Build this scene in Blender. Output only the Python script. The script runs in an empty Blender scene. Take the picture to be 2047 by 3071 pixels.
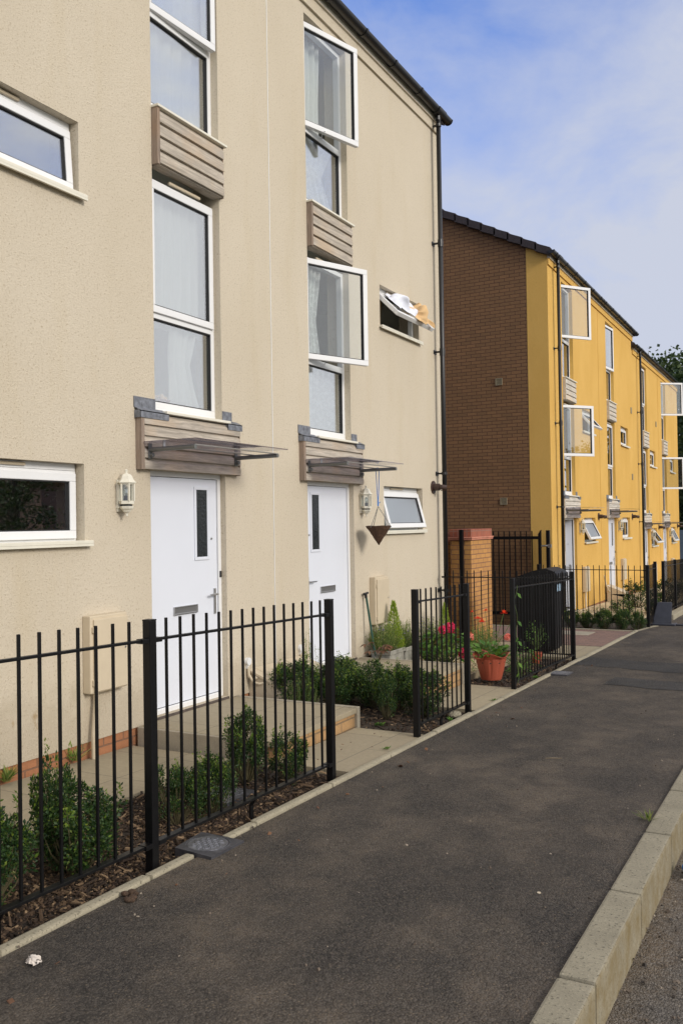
import bpy, bmesh, math, random
from mathutils import Vector, Matrix
random.seed(7)
R=math.radians
scn=bpy.context.scene
COL=scn.collection
# ---------------------------------------------------------------- camera
cam=bpy.data.cameras.new('camera'); co=bpy.data.objects.new('camera',cam); COL.objects.link(co)
cam.sensor_fit='VERTICAL'; cam.sensor_height=36; cam.lens=2671.04/3071*36; cam.clip_start=.05; cam.clip_end=1000
yaw,pit,rol=.494025860,.0133420717,-.0156788715
f_=Vector((-math.sin(yaw)*math.cos(pit),math.cos(yaw)*math.cos(pit),math.sin(pit)))
r_=Vector((math.cos(yaw),math.sin(yaw),0)); u_=r_.cross(f_)
r2=r_*math.cos(rol)+u_*math.sin(rol); u2=u_*math.cos(rol)-r_*math.sin(rol)
m=Matrix((r2,u2,-f_)).transposed().to_4x4(); m.translation=Vector((5,0,1.72)); co.matrix_world=m
scn.camera=co
# ---------------------------------------------------------------- light
CLOUD_A,CLOUD_B,SKYMUL=1.36,1.75,(.60,.95,1.55,1)
SUN_EL,SUN_AZ=R(24),R(104)      # azimuth measured from +Y towards +X
w=bpy.data.worlds.new('World'); scn.world=w; w.use_nodes=True
nt=w.node_tree; nt.nodes.clear()
def N(nt,t,**k):
    n=nt.nodes.new(t)
    for a,b in k.items():
        if a in n.inputs: n.inputs[a].default_value=b
        else: setattr(n,a,b)
    return n
sky=N(nt,'ShaderNodeTexSky',sky_type='NISHITA',sun_disc=False,sun_elevation=SUN_EL,sun_rotation=SUN_AZ,altitude=50,air_density=1.0,dust_density=1.6,ozone_density=3.5)
tc=N(nt,'ShaderNodeTexCoord'); mp=N(nt,'ShaderNodeMapping'); mp.inputs['Scale'].default_value=(1.0,1.0,1.8); mp.inputs['Rotation'].default_value=(.3,.2,1.1)
nz=N(nt,'ShaderNodeTexNoise',Scale=4.2,Detail=9.0,Roughness=.6,Distortion=.3)
l=nt.links.new
def math_(op,a,b,clamp=False):
    n=N(nt,'ShaderNodeMath',operation=op,use_clamp=clamp)
    for i,v in enumerate((a,b)):
        if isinstance(v,(int,float)): n.inputs[i].default_value=v
        else: l(v,n.inputs[i])
    return n.outputs[0]
l(tc.outputs['Generated'],mp.inputs['Vector']); l(mp.outputs[0],nz.inputs['Vector'])
sx=N(nt,'ShaderNodeSeparateXYZ'); l(tc.outputs['Generated'],sx.inputs[0])
# thin cloud veil: thicker towards the horizon and towards the sun side of the sky
veil=math_('SUBTRACT',CLOUD_A,math_('MULTIPLY',sx.outputs[2],CLOUD_B))
veil=math_('ADD',veil,math_('MULTIPLY',sx.outputs[0],.45))
veil=math_('ADD',veil,math_('MULTIPLY',math_('SUBTRACT',sx.outputs[2],.52),3.2,True))  # unseen overhead cloud, added to make the skylight on the ground less blue
wisp=math_('MULTIPLY',math_('SUBTRACT',nz.outputs['Fac'],.47),1.5)
fac=math_('MINIMUM',math_('ADD',veil,wisp,True),.96)
mix=N(nt,'ShaderNodeMixRGB',blend_type='MIX')
ccol=N(nt,'ShaderNodeMixRGB'); ccol.inputs['Color1'].default_value=(3.55,3.75,4.35,1); ccol.inputs['Color2'].default_value=(6.5,6.3,6.0,1)
l(math_('ADD',math_('MULTIPLY',sx.outputs[0],1.3),math_('MULTIPLY',math_('SUBTRACT',sx.outputs[2],.45),2.5,True),True),ccol.inputs['Fac']); l(ccol.outputs[0],mix.inputs['Color2'])  # out-of-view cloud made whiter and brighter to add fill light
blu=N(nt,'ShaderNodeMixRGB',blend_type='MULTIPLY',Fac=1.0); blu.inputs['Color2'].default_value=SKYMUL
bg=N(nt,'ShaderNodeBackground',Strength=.15); out=N(nt,'ShaderNodeOutputWorld')
l(sky.outputs[0],blu.inputs['Color1']); l(fac,mix.inputs['Fac']); l(blu.outputs[0],mix.inputs['Color1']); l(mix.outputs[0],bg.inputs['Color']); l(bg.outputs[0],out.inputs[0])
sl=bpy.data.lights.new('sun','SUN'); sl.energy=2.05; sl.angle=R(18); sl.color=(1,.93,.84)
so=bpy.data.objects.new('sun',sl); COL.objects.link(so)
sd=Vector((math.sin(SUN_AZ)*math.cos(SUN_EL),math.cos(SUN_AZ)*math.cos(SUN_EL),math.sin(SUN_EL)))
so.rotation_euler=sd.to_track_quat('Z','Y').to_euler()
scn.view_settings.view_transform='Standard'; scn.view_settings.look='None'; scn.view_settings.gamma=1; scn.view_settings.exposure=0.19
scn.render.engine='CYCLES'
# ---------------------------------------------------------------- materials
def newmat(name):
    m=bpy.data.materials.new(name); m.use_nodes=True; nt=m.node_tree; b=nt.nodes['Principled BSDF']; return m,nt,b
def plain(name,c,rough=.5,metal=0,spec=.5,noise=0,nscale=8,bump=0,bscale=60):
    m,nt,b=newmat(name); b.inputs['Base Color'].default_value=(*c,1); b.inputs['Roughness'].default_value=rough
    b.inputs['Metallic'].default_value=metal; b.inputs['Specular IOR Level'].default_value=spec
    l=nt.links.new
    if noise or bump: tc=N(nt,'ShaderNodeTexCoord')
    if noise:
        n=N(nt,'ShaderNodeTexNoise',Scale=nscale,Detail=6.0,Roughness=.6); l(tc.outputs['Object'],n.inputs['Vector'])
        mx=N(nt,'ShaderNodeMixRGB'); mx.inputs['Color1'].default_value=(*[v*(1-noise) for v in c],1); mx.inputs['Color2'].default_value=(*[min(1,v*(1+noise)) for v in c],1)
        rr=N(nt,'ShaderNodeValToRGB'); rr.color_ramp.elements[0].position=.3; rr.color_ramp.elements[1].position=.7
        l(n.outputs['Fac'],rr.inputs[0]); l(rr.outputs[0],mx.inputs['Fac']); l(mx.outputs[0],b.inputs['Base Color'])
    if bump:
        n2=N(nt,'ShaderNodeTexNoise',Scale=bscale,Detail=4.0); l(tc.outputs['Object'],n2.inputs['Vector'])
        bp=N(nt,'ShaderNodeBump',Strength=bump,Distance=.01); l(n2.outputs['Fac'],bp.inputs['Height']); l(bp.outputs[0],b.inputs['Normal'])
    return m
def ramp(nt,src,p0,p1,c0=(0,0,0,1),c1=(1,1,1,1)):
    r=N(nt,'ShaderNodeValToRGB'); e=r.color_ramp.elements; e[0].position=p0;e[1].position=p1;e[0].color=c0;e[1].color=c1
    nt.links.new(src,r.inputs[0]); return r.outputs[0]
def mixc(nt,f,a,b,mode='MIX'):
    m=N(nt,'ShaderNodeMixRGB',blend_type=mode)
    for i,s in enumerate((f,a,b)):
        if isinstance(s,(int,float)): m.inputs[i].default_value=s
        elif isinstance(s,tuple): m.inputs[i].default_value=(*s,1)
        else: nt.links.new(s,m.inputs[i])
    return m.outputs[0]
def noise(nt,vec,scale,detail=4.,rough=.5,**k):
    n=N(nt,'ShaderNodeTexNoise',Scale=scale,Detail=detail,Roughness=rough,**k); nt.links.new(vec,n.inputs['Vector']); return n.outputs['Fac']
def mapping(nt,vec,sc=(1,1,1),rot=(0,0,0)):
    n=N(nt,'ShaderNodeMapping'); n.inputs['Scale'].default_value=sc; n.inputs['Rotation'].default_value=rot; nt.links.new(vec,n.inputs['Vector']); return n.outputs[0]
def geo(nt): return N(nt,'ShaderNodeNewGeometry').outputs['Position']
def render_mat(name,c,dark,light,stain=(.8,.72,.5),spots=()):
    m,nt,b=newmat(name); l=nt.links.new; P=geo(nt)
    fine=noise(nt,P,62,5,.66); mid=noise(nt,mapping(nt,P,(1,1,.7)),.9,5,.6); big=noise(nt,mapping(nt,P,(1,1,.16)),2.6,5,.65)
    vor=N(nt,'ShaderNodeTexVoronoi',Scale=75.,feature='F1'); l(P,vor.inputs['Vector'])
    base=mixc(nt,ramp(nt,mid,.32,.68),dark,light)
    base=mixc(nt,ramp(nt,big,.52,.8,(0,0,0,1),(.30,.30,.30,1)),base,tuple(v*s for v,s in zip(c,stain)))
    sp_=N(nt,'ShaderNodeSeparateXYZ'); l(P,sp_.inputs[0]); zz=N(nt,'ShaderNodeMath',operation='MULTIPLY_ADD'); l(sp_.outputs[1],zz.inputs[0]); zz.inputs[1].default_value=.02; l(sp_.outputs[2],zz.inputs[2])
    z3=N(nt,'ShaderNodeMath',operation='MULTIPLY_ADD'); l(noise(nt,P,5,5,.7),z3.inputs[0]); z3.inputs[1].default_value=-.9; l(zz.outputs[0],z3.inputs[2])
    base=mixc(nt,ramp(nt,z3.outputs[0],.0,.22,(.38,.38,.38,1),(0,0,0,1)),base,(c[0]*.62,c[1]*.58,c[2]*.5))
    spk=ramp(nt,fine,.56,.68,(0,0,0,1),(.95,.95,.95,1))
    base=mixc(nt,spk,base,(c[0]*.60,c[1]*.54,c[2]*.45)); base=mixc(nt,ramp(nt,noise(nt,P,48,4,.7),.60,.70,(0,0,0,1),(.6,.6,.6,1)),base,tuple(min(1,v*1.22) for v in c))
    sp2=ramp(nt,vor.outputs['Distance'],.0,.35,(.0,.0,.0,1),(.12,.12,.12,1))
    base=mixc(nt,sp2,base,tuple(v*.75 for v in c))
    for (sy_,sz_,sr_) in spots:   # brown splashes on the wall
        d=N(nt,'ShaderNodeVectorMath',operation='DISTANCE'); mp_=mapping(nt,P,(1,1,.7)); l(mp_,d.inputs[0]); d.inputs[1].default_value=(0,sy_,sz_*.7)
        q=N(nt,'ShaderNodeMath',operation='MULTIPLY_ADD'); l(noise(nt,P,28,4,.7),q.inputs[0]); q.inputs[1].default_value=.10; l(d.outputs['Value'],q.inputs[2])
        base=mixc(nt,ramp(nt,q.outputs[0],sr_+.03,sr_+.065,(.6,.6,.6,1),(0,0,0,1)),base,(.34,.22,.09))
    l(base,b.inputs['Base Color']); b.inputs['Roughness'].default_value=.93; b.inputs['Specular IOR Level'].default_value=.2
    bp=N(nt,'ShaderNodeBump',Strength=1.0,Distance=.006); hh=N(nt,'ShaderNodeMath',operation='ADD'); l(fine,hh.inputs[0]); l(noise(nt,P,210,2,.5),hh.inputs[1])
    l(hh.outputs[0],bp.inputs['Height']); l(bp.outputs[0],b.inputs['Normal']); return m
SPOTS=((4.40,.36,.012),(4.60,.37,.02),(4.605,.30,.008))
M={}
M['cream']=render_mat('cream_render',(.635,.56,.44),(.61,.535,.415),(.655,.58,.46),spots=SPOTS)
M['yellow']=render_mat('yellow_render',(.70,.43,.115),(.66,.395,.10),(.74,.465,.135),(.85,.8,.7))
def brick_mat(name,c1,c2,mort,w=.225,h=.075,mode='wall',ms=.014,bump=.8,off=.5,rot=0):
    m,nt,b=newmat(name); l=nt.links.new; P=geo(nt); s=N(nt,'ShaderNodeSeparateXYZ'); l(P,s.inputs[0]); cb=N(nt,'ShaderNodeCombineXYZ')
    if mode=='wall':
        a=N(nt,'ShaderNodeMath',operation='ADD'); l(s.outputs[0],a.inputs[0]); l(s.outputs[1],a.inputs[1]); l(a.outputs[0],cb.inputs[0]); l(s.outputs[2],cb.inputs[1])
    else:
        l(s.outputs[0 if rot==0 else 1],cb.inputs[0]); l(s.outputs[1 if rot==0 else 0],cb.inputs[1])
    br=N(nt,'ShaderNodeTexBrick',Scale=1.0,offset=off); br.inputs['Brick Width'].default_value=w; br.inputs['Row Height'].default_value=h; br.inputs['Mortar Size'].default_value=ms/2; br.inputs['Mortar Smooth'].default_value=.15
    br.inputs['Color1'].default_value=(*c1,1); br.inputs['Color2'].default_value=(*c2,1); br.inputs['Mortar'].default_value=(*mort,1)
    l(cb.outputs[0],br.inputs['Vector'])
    nn=noise(nt,P,30,6,.65); n2=noise(nt,P,1.1,4,.6)
    c=mixc(nt,ramp(nt,nn,.3,.75,(0,0,0,1),(.45,.45,.45,1)),br.outputs['Color'],tuple(v*.55 for v in c1))
    c=mixc(nt,ramp(nt,n2,.4,.75,(0,0,0,1),(.3,.3,.3,1)),c,tuple(v*.7 for v in c2))
    l(c,b.inputs['Base Color']); b.inputs['Roughness'].default_value=.9; b.inputs['Specular IOR Level'].default_value=.25
    hm=mixc(nt,.75,nn,br.outputs['Fac']); 
    mt=N(nt,'ShaderNodeMath',operation='MULTIPLY_ADD'); l(br.outputs['Fac'],mt.inputs[0]); mt.inputs[1].default_value=-1.0; l(nn,mt.inputs[2])
    bp=N(nt,'ShaderNodeBump',Strength=bump,Distance=.006); l(mt.outputs[0],bp.inputs['Height']); l(bp.outputs[0],b.inputs['Normal']); return m
M['brick']=brick_mat('gable_brick',(.255,.138,.066),(.20,.113,.056),(.088,.045,.033))
M['buff']=brick_mat('buff_brick',(.56,.29,.095),(.46,.235,.085),(.22,.12,.085))
M['redcap']=brick_mat('red_cap_brick',(.40,.13,.075),(.30,.095,.06),(.30,.18,.14),w=.075,h=.225,off=0)
M['plinth']=brick_mat('plinth_brick',(.42,.19,.095),(.36,.16,.08),(.20,.12,.08))
M['steps']=brick_mat('step_brick',(.48,.30,.14),(.42,.25,.12),(.22,.16,.10),w=.225,h=.09)
M['block']=brick_mat('block_paving',(.27,.17,.135),(.20,.135,.115),(.10,.08,.065),w=.2,h=.1,mode='floor',ms=.008,rot=0,bump=.5)
def slab_mat(name,w,h,off,rot=0,c1=(.37,.315,.215),c2=(.335,.285,.20)):
    m=brick_mat(name,c1,c2,(.17,.15,.115),w=w,h=h,mode='floor',ms=.009,off=off,rot=rot,bump=.25); return m
M['slab']=slab_mat('concrete_slab',.6,.6,0.0)
M['slab2']=slab_mat('concrete_slab_long',.9,.6,.5,1)
def asphalt(name,dark,light,brown,kerbdirt=False):
    m,nt,b=newmat(name); l=nt.links.new; P=geo(nt)
    v=N(nt,'ShaderNodeTexVoronoi',Scale=105.,feature='F1',Randomness=1.0); wv=N(nt,'ShaderNodeVectorMath',operation='ADD')
    nd=N(nt,'ShaderNodeTexNoise',Scale=18.,Detail=3.0); l(P,nd.inputs['Vector']); sc=N(nt,'ShaderNodeVectorMath',operation='SCALE'); sc.inputs['Scale'].default_value=.008; l(nd.outputs['Color'],sc.inputs[0]); l(P,wv.inputs[0]); l(sc.outputs[0],wv.inputs[1]); l(wv.outputs[0],v.inputs['Vector'])
    v2=N(nt,'ShaderNodeTexVoronoi',Scale=160.,feature='F1'); l(P,v2.inputs['Vector'])
    patch=noise(nt,mapping(nt,P,(1.3,.7,1)),1.3,6,.62); patch2=noise(nt,P,4.5,4,.6)
    fine=noise(nt,P,60,6,.7)
    c=mixc(nt,ramp(nt,fine,.3,.7),dark,light)
    pm=N(nt,'ShaderNodeMath',operation='MULTIPLY'); l(ramp(nt,patch,.38,.60),pm.inputs[0]); l(ramp(nt,patch2,.25,.6),pm.inputs[1])
    pm2=N(nt,'ShaderNodeMath',operation='MULTIPLY'); l(pm.outputs[0],pm2.inputs[0]); pm2.inputs[1].default_value=.85; c=mixc(nt,pm2.outputs[0],c,brown)
    sp=N(nt,'ShaderNodeSeparateColor'); l(v.outputs['Color'],sp.inputs[0])
    c=mixc(nt,ramp(nt,sp.outputs[0],.93,.97,(0,0,0,1),(.45,.45,.45,1)),c,(.22,.17,.12))
    if kerbdirt:
        sk=N(nt,'ShaderNodeSeparateXYZ'); l(P,sk.inputs[0]); ma=N(nt,'ShaderNodeMath',operation='MULTIPLY_ADD'); l(noise(nt,P,3.2,6,.7),ma.inputs[0]); ma.inputs[1].default_value=-.75; l(sk.outputs[0],ma.inputs[2])
        mr=N(nt,'ShaderNodeMapRange'); l(ma.outputs[0],mr.inputs[0]); mr.inputs[1].default_value=3.86; mr.inputs[2].default_value=4.12; mr.inputs[3].default_value=.92; mr.inputs[4].default_value=0; c=mixc(nt,mr.outputs[0],c,(.17,.128,.085))
    # crevices between the stones are coloured darker
    c=mixc(nt,ramp(nt,v.outputs['Distance'],.40,.8,(0,0,0,1),(.55,.55,.55,1)),c,tuple(x*.4 for x in dark)); c=mixc(nt,ramp(nt,sp.outputs[1],.35,1.0,(0,0,0,1),(.6,.6,.6,1)),c,tuple(x*1.7 for x in light))
    l(c,b.inputs['Base Color']); b.inputs['Roughness'].default_value=.85; b.inputs['Specular IOR Level'].default_value=.35
    inv=N(nt,'ShaderNodeMath',operation='MULTIPLY_ADD'); l(v.outputs['Distance'],inv.inputs[0]); inv.inputs[1].default_value=-1.0; l(fine,inv.inputs[2])
    i2=N(nt,'ShaderNodeMath',operation='MULTIPLY_ADD'); l(v2.outputs['Distance'],i2.inputs[0]); i2.inputs[1].default_value=-.4; l(inv.outputs[0],i2.inputs[2])
    bs=N(nt,'ShaderNodeMath',operation='SUBTRACT'); bs.inputs[0].default_value=1.0; l(pm.outputs[0],bs.inputs[1])
    b2=N(nt,'ShaderNodeMath',operation='MULTIPLY_ADD'); l(bs.outputs[0],b2.inputs[0]); b2.inputs[1].default_value=.5; b2.inputs[2].default_value=.4
    bp=N(nt,'ShaderNodeBump',Distance=.017); l(b2.outputs[0],bp.inputs['Strength']); l(i2.outputs[0],bp.inputs['Height']); l(bp.outputs[0],b.inputs['Normal']); return m
M['asphalt']=asphalt('pavement_asphalt',(.026,.023,.021),(.078,.067,.056),(.118,.092,.066))
M['asphalt_dark']=asphalt('patch_asphalt',(.026,.025,.025),(.046,.045,.044),(.045,.042,.038))
M['road']=asphalt('road_asphalt',(.075,.068,.06),(.15,.135,.118),(.16,.135,.105),True)
def concrete(name,c,sp=.5,face=None):
    m,nt,b=newmat(name); l=nt.links.new; P=geo(nt)
    f=noise(nt,P,72,4,.7); g=noise(nt,P,3,5,.6)
    cc=mixc(nt,ramp(nt,g,.3,.7),tuple(v*.82 for v in c),tuple(v*1.12 for v in c))
    cc=mixc(nt,ramp(nt,f,.56,.66,(0,0,0,1),(sp,sp,sp,1)),cc,tuple(v*.3 for v in c))
    cc=mixc(nt,ramp(nt,noise(nt,P,120,2,.5),.60,.68,(0,0,0,1),(.5,.5,.5,1)),cc,tuple(min(1,v*1.5) for v in c))
    if face:   # mossy dirt stain on the road side of the kerb
        sk=N(nt,'ShaderNodeSeparateXYZ'); l(P,sk.inputs[0]); gt_=N(nt,'ShaderNodeMath',operation='GREATER_THAN'); l(sk.outputs[0],gt_.inputs[0]); gt_.inputs[1].default_value=face
        cc=mixc(nt,gt_.outputs[0],cc,mixc(nt,ramp(nt,noise(nt,P,9,5,.7),.3,.7),cc,(.19,.145,.07)))
    l(cc,b.inputs['Base Color']); b.inputs['Roughness'].default_value=.9; b.inputs['Specular IOR Level'].default_value=.25
    bp=N(nt,'ShaderNodeBump',Strength=.5,Distance=.004); l(f,bp.inputs['Height']); l(bp.outputs[0],b.inputs['Normal']); return m
M['kerb']=concrete('kerb_concrete',(.285,.257,.19),.95,4.229)
M['edging']=concrete('edging_concrete',(.33,.295,.215),.9)
M['conc']=concrete('smooth_concrete',(.34,.30,.23),.2)
M['soil']=plain('soil',(.045,.033,.023),.95,noise=.6,nscale=14,bump=1,bscale=40)
M['dirt']=plain('gutter_dirt',(.17,.13,.09),.95,noise=.4,nscale=20,bump=.8,bscale=120)
M['grassground']=plain('rough_grass_ground',(.06,.075,.03),.95,noise=.4,nscale=3,bump=1,bscale=30)
def island_mat(name,cols,rough=.6,trans=0,spec=.4):
    m,nt,b=newmat(name); l=nt.links.new; g=N(nt,'ShaderNodeNewGeometry'); r=N(nt,'ShaderNodeValToRGB'); r.color_ramp.interpolation='LINEAR'
    e=r.color_ramp.elements
    while len(e)<len(cols): e.new(.5)
    for i,c in enumerate(cols): e[i].position=c[0]; e[i].color=(*c[1],1)
    l(g.outputs['Random Per Island'],r.inputs[0]); l(r.outputs[0],b.inputs['Base Color']); b.inputs['Roughness'].default_value=rough; b.inputs['Specular IOR Level'].default_value=spec
    if trans:
        t=N(nt,'ShaderNodeBsdfTranslucent'); mx=N(nt,'ShaderNodeMixShader',Fac=trans); hs=N(nt,'ShaderNodeHueSaturation',Value=1.5); l(r.outputs[0],hs.inputs['Color']); l(hs.outputs[0],t.inputs['Color'])
        l(b.outputs[0],mx.inputs[1]); l(t.outputs[0],mx.inputs[2]); l(mx.outputs[0],nt.nodes['Material Output'].inputs[0])
    return m
M['box_leaf']=island_mat('box_leaf',[(0,(.013,.034,.011)),(.45,(.026,.062,.016)),(.82,(.045,.092,.020)),(.95,(.10,.15,.025)),(1,(.19,.20,.06))],.45,.25)
M['shoot_leaf']=island_mat('young_box_leaf',[(0,(.06,.12,.02)),(.6,(.13,.21,.025)),(1,(.24,.30,.04))],.45,.3)
M['lime_leaf']=island_mat('lime_leaf',[(0,(.14,.24,.03)),(.5,(.26,.36,.04)),(1,(.40,.46,.06))],.6,.3)
M['loose_leaf']=island_mat('loose_leaf',[(0,(.09,.15,.03)),(.5,(.17,.24,.05)),(.85,(.27,.30,.07)),(1,(.40,.34,.13))],.6,.3)
M['broad_leaf']=island_mat('broad_leaf',[(0,(.045,.12,.02)),(.5,(.08,.19,.03)),(1,(.15,.27,.04))],.5,.3)
M['tree_leaf']=island_mat('tree_leaf',[(0,(.018,.035,.010)),(.6,(.035,.06,.016)),(1,(.07,.10,.025))],.6,.2)
M['dry_leaf']=island_mat('purple_brown_leaf',[(0,(.10,.05,.03)),(1,(.20,.10,.05))],.6,.2)
M['chips']=island_mat('bark_chips',[(0,(.014,.009,.006)),(.5,(.042,.025,.015)),(.82,(.10,.062,.035)),(1,(.28,.19,.11))],.85)
M['stonechips']=island_mat('pale_stone_chips',[(0,(.25,.19,.12)),(.5,(.42,.33,.2)),(1,(.62,.53,.36))],.8)
M['grit']=island_mat('grit',[(0,(.04,.035,.03)),(.75,(.13,.10,.075)),(1,(.38,.32,.25))],.8)
M['pink']=island_mat('pink_petal',[(0,(.62,.02,.09)),(1,(.80,.06,.18))],.5,.25)
M['salmon']=island_mat('salmon_petal',[(0,(.80,.20,.13)),(1,(.85,.35,.28))],.5,.25)
M['red']=island_mat('red_petal',[(0,(.65,.03,.012)),(1,(.85,.08,.02))],.5,.25)
M['blue']=island_mat('blue_petal',[(0,(.07,.05,.42)),(1,(.16,.12,.62))],.5,.2)
M['stem']=plain('stem',(.10,.085,.04),.8)
M['gstem']=plain('green_stem',(.10,.15,.04),.7)
M['fence']=plain('black_gloss_paint',(.0035,.0035,.004),.42,spec=.32,noise=.3,nscale=40)
M['black']=plain('black_plastic',(.010,.010,.011),.38,noise=.2)
M['upvc']=plain('white_upvc',(.74,.745,.75),.35,noise=.02,nscale=3)
M['offwhite']=plain('off_white_plastic',(.70,.67,.57),.45,noise=.06,nscale=6)
M['door']=plain('white_door_skin',(.68,.71,.78),.38,noise=.015,nscale=2)
M['beige']=plain('beige_plastic',(.56,.475,.345),.5,noise=.05,nscale=5)
M['fascia']=plain('pale_fascia_board',(.66,.60,.50),.5,noise=.04)
M['rubber']=plain('black_rubber',(.012,.012,.013),.6)
M['lead']=plain('lead_flashing',(.17,.18,.205),.6,metal=.2,noise=.45,nscale=25,bump=.4,bscale=30)
M['steel']=plain('brushed_steel',(.50,.50,.50),.35,metal=.9)
M['barsteel']=plain('pale_grey_bar',(.34,.33,.31),.45,metal=.2)
M['greysteel']=plain('grey_canopy_steel',(.16,.165,.16),.45,metal=.3,noise=.1)
M['terracotta']=plain('terracotta_plastic',(.37,.080,.040),.55,noise=.08,nscale=7)
M['tile']=plain('dark_roof_tile',(.032,.024,.026),.8,noise=.25,nscale=20,bump=.3,bscale=80)
M['gate']=M['fence']
M['grille']=plain('stone_vent_grille',(.27,.23,.15),.8,noise=.1)
M['brown_flue']=plain('brown_flue_plastic',(.05,.028,.022),.45)
M['coir']=plain('brown_coir',(.075,.038,.02),.95,noise=.5,nscale=60,bump=1,bscale=120)
M['bluecord']=plain('blue_cord',(.03,.20,.62),.6)
M['room']=plain('room_plaster',(.78,.77,.70),.9,noise=.05)
M['dkroom']=plain('hall_wall',(.24,.235,.22),.9,noise=.05)
M['white_cloth']=plain('white_laundry_cloth',(.72,.74,.82),.85,noise=.08,nscale=20,bump=.6,bscale=25)
M['tan_cloth']=plain('tan_laundry_cloth',(.66,.44,.22),.85,noise=.1,nscale=14,bump=.6,bscale=20)
M['gold_curtain']=plain('gold_brown_curtain',(.30,.20,.09),.7,noise=.25,nscale=12)
M['board']=plain('charcoal_plastic',(.035,.038,.05),.5,noise=.2)
M['threshold']=plain('dark_threshold_brick',(.085,.065,.055),.7,noise=.35,nscale=14)
M['ironlid']=plain('worn_iron_lid',(.24,.245,.27),.4,metal=.7,noise=.35,nscale=18)
M['iron']=plain('cast_iron_cover',(.11,.11,.125),.42,metal=.6,noise=.35,nscale=18)
M['paper']=plain('crumpled_tissue',(.62,.56,.50),.9,noise=.15,nscale=30)
M['turf_mat']=plain('brown_droppings',(.06,.035,.02),.9,noise=.4,nscale=60,bump=1,bscale=60)
M['green_handle']=plain('dark_green_paint',(.012,.06,.04),.5)
M['planter']=plain('grey_stained_planter',(.29,.28,.24),.7,noise=.35,nscale=9)
M['roofside']=plain('red_brown_roof',(.12,.07,.05),.85,noise=.3,nscale=6)
M['opp']=brick_mat('opposite_brick',(.20,.12,.09),(.18,.11,.08),(.12,.09,.08))
M['bluefence']=plain('blue_grey_fence_paint',(.10,.14,.19),.6,noise=.15)
M['bark']=plain('tree_bark',(.09,.07,.05),.95,noise=.4,nscale=8,bump=1,bscale=20)
M['redtrim']=plain('terracotta_coping',(.50,.20,.13),.8,noise=.2,nscale=10)
M['timber_edge']=plain('weathered_edging_timber',(.24,.19,.12),.9,noise=.3,nscale=8)
M['black_glass']=plain('obscured_dark_glass',(.012,.016,.018),.18,spec=.6,noise=.8,nscale=40,bump=.6,bscale=60)
def wood(name,c,axis=1):
    m,nt,b=newmat(name); l=nt.links.new; P=geo(nt)
    sc=[14,14,14]; sc[axis]=.9
    g=N(nt,'ShaderNodeNewGeometry'); ad=N(nt,'ShaderNodeVectorMath',operation='ADD'); cb=N(nt,'ShaderNodeCombineXYZ'); ml=N(nt,'ShaderNodeMath',operation='MULTIPLY'); ml.inputs[1].default_value=37.
    l(g.outputs['Random Per Island'],ml.inputs[0]); l(ml.outputs[0],cb.inputs[axis]); l(P,ad.inputs[0]); l(cb.outputs[0],ad.inputs[1])
    gr=noise(nt,mapping(nt,ad.outputs[0],tuple(sc)),2.2,8,.68,Distortion=.9); st=noise(nt,ad.outputs[0],1.7,5,.6)
    fin=noise(nt,mapping(nt,ad.outputs[0],tuple(v*6 for v in sc)),2.0,3,.6)
    cc=mixc(nt,ramp(nt,gr,.32,.68),tuple(v*.50 for v in c),tuple(v*1.15 for v in c))
    cc=mixc(nt,ramp(nt,st,.50,.68,(0,0,0,1),(.7,.7,.7,1)),cc,(c[0]*1.02,c[1]*.86,c[2]*.70))
    cc=mixc(nt,ramp(nt,fin,.45,.7,(0,0,0,1),(.5,.5,.5,1)),cc,tuple(v*.55 for v in c))
    l(cc,b.inputs['Base Color']); b.inputs['Roughness'].default_value=.85; b.inputs['Specular IOR Level'].default_value=.25
    bp=N(nt,'ShaderNodeBump',Strength=.4,Distance=.003); l(gr,bp.inputs['Height']); l(bp.outputs[0],b.inputs['Normal']); return m
M['wood']=wood('weathered_cedar',(.52,.46,.385)); M['woodz']=wood('weathered_cedar_post',(.34,.265,.21),2)
M['woodgrey']=wood('pale_weathered_cedar',(.66,.61,.53))
def glass(name,tint=(.75,.78,.78),ior=2.0,rough=0.0,add=.05):
    m,nt,b=newmat(name); nt.nodes.remove(b); l=nt.links.new
    g0=N(nt,'ShaderNodeNewGeometry'); io=N(nt,'ShaderNodeMix'); io.inputs['A'].default_value=ior; io.inputs['B'].default_value=1/ior; l(g0.outputs['Backfacing'],io.inputs['Factor'])
    fr=N(nt,'ShaderNodeFresnel'); l(io.outputs['Result'],fr.inputs['IOR']); tr=N(nt,'ShaderNodeBsdfTransparent'); tr.inputs['Color'].default_value=(*tint,1)
    gl=N(nt,'ShaderNodeBsdfGlossy',Roughness=rough); gl.inputs['Color'].default_value=(.95,.97,1,1)
    ad=N(nt,'ShaderNodeMath',operation='ADD',use_clamp=True); ad.inputs[1].default_value=add; l(fr.outputs[0],ad.inputs[0])
    n=noise(nt,geo(nt),1.6,1,.4); bp=N(nt,'ShaderNodeBump',Strength=.04,Distance=.03); l(n,bp.inputs['Height']); l(bp.outputs[0],gl.inputs['Normal'])
    mx=N(nt,'ShaderNodeMixShader'); l(ad.outputs[0],mx.inputs[0]); l(tr.outputs[0],mx.inputs[1]); l(gl.outputs[0],mx.inputs[2]); l(mx.outputs[0],nt.nodes['Material Output'].inputs[0]); return m
M['glass']=glass('window_glass',(.95,.97,.97),1.9,0,.24); M['clearglass']=glass('open_sash_glass',(.93,.95,.95),1.5,0,.06); M['canopyglass']=glass('canopy_glass',(.62,.60,.66),1.5,.02,.03)
M['frost']=glass('frosted_glass',(.62,.68,.66),1.6,.35,.30)
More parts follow.
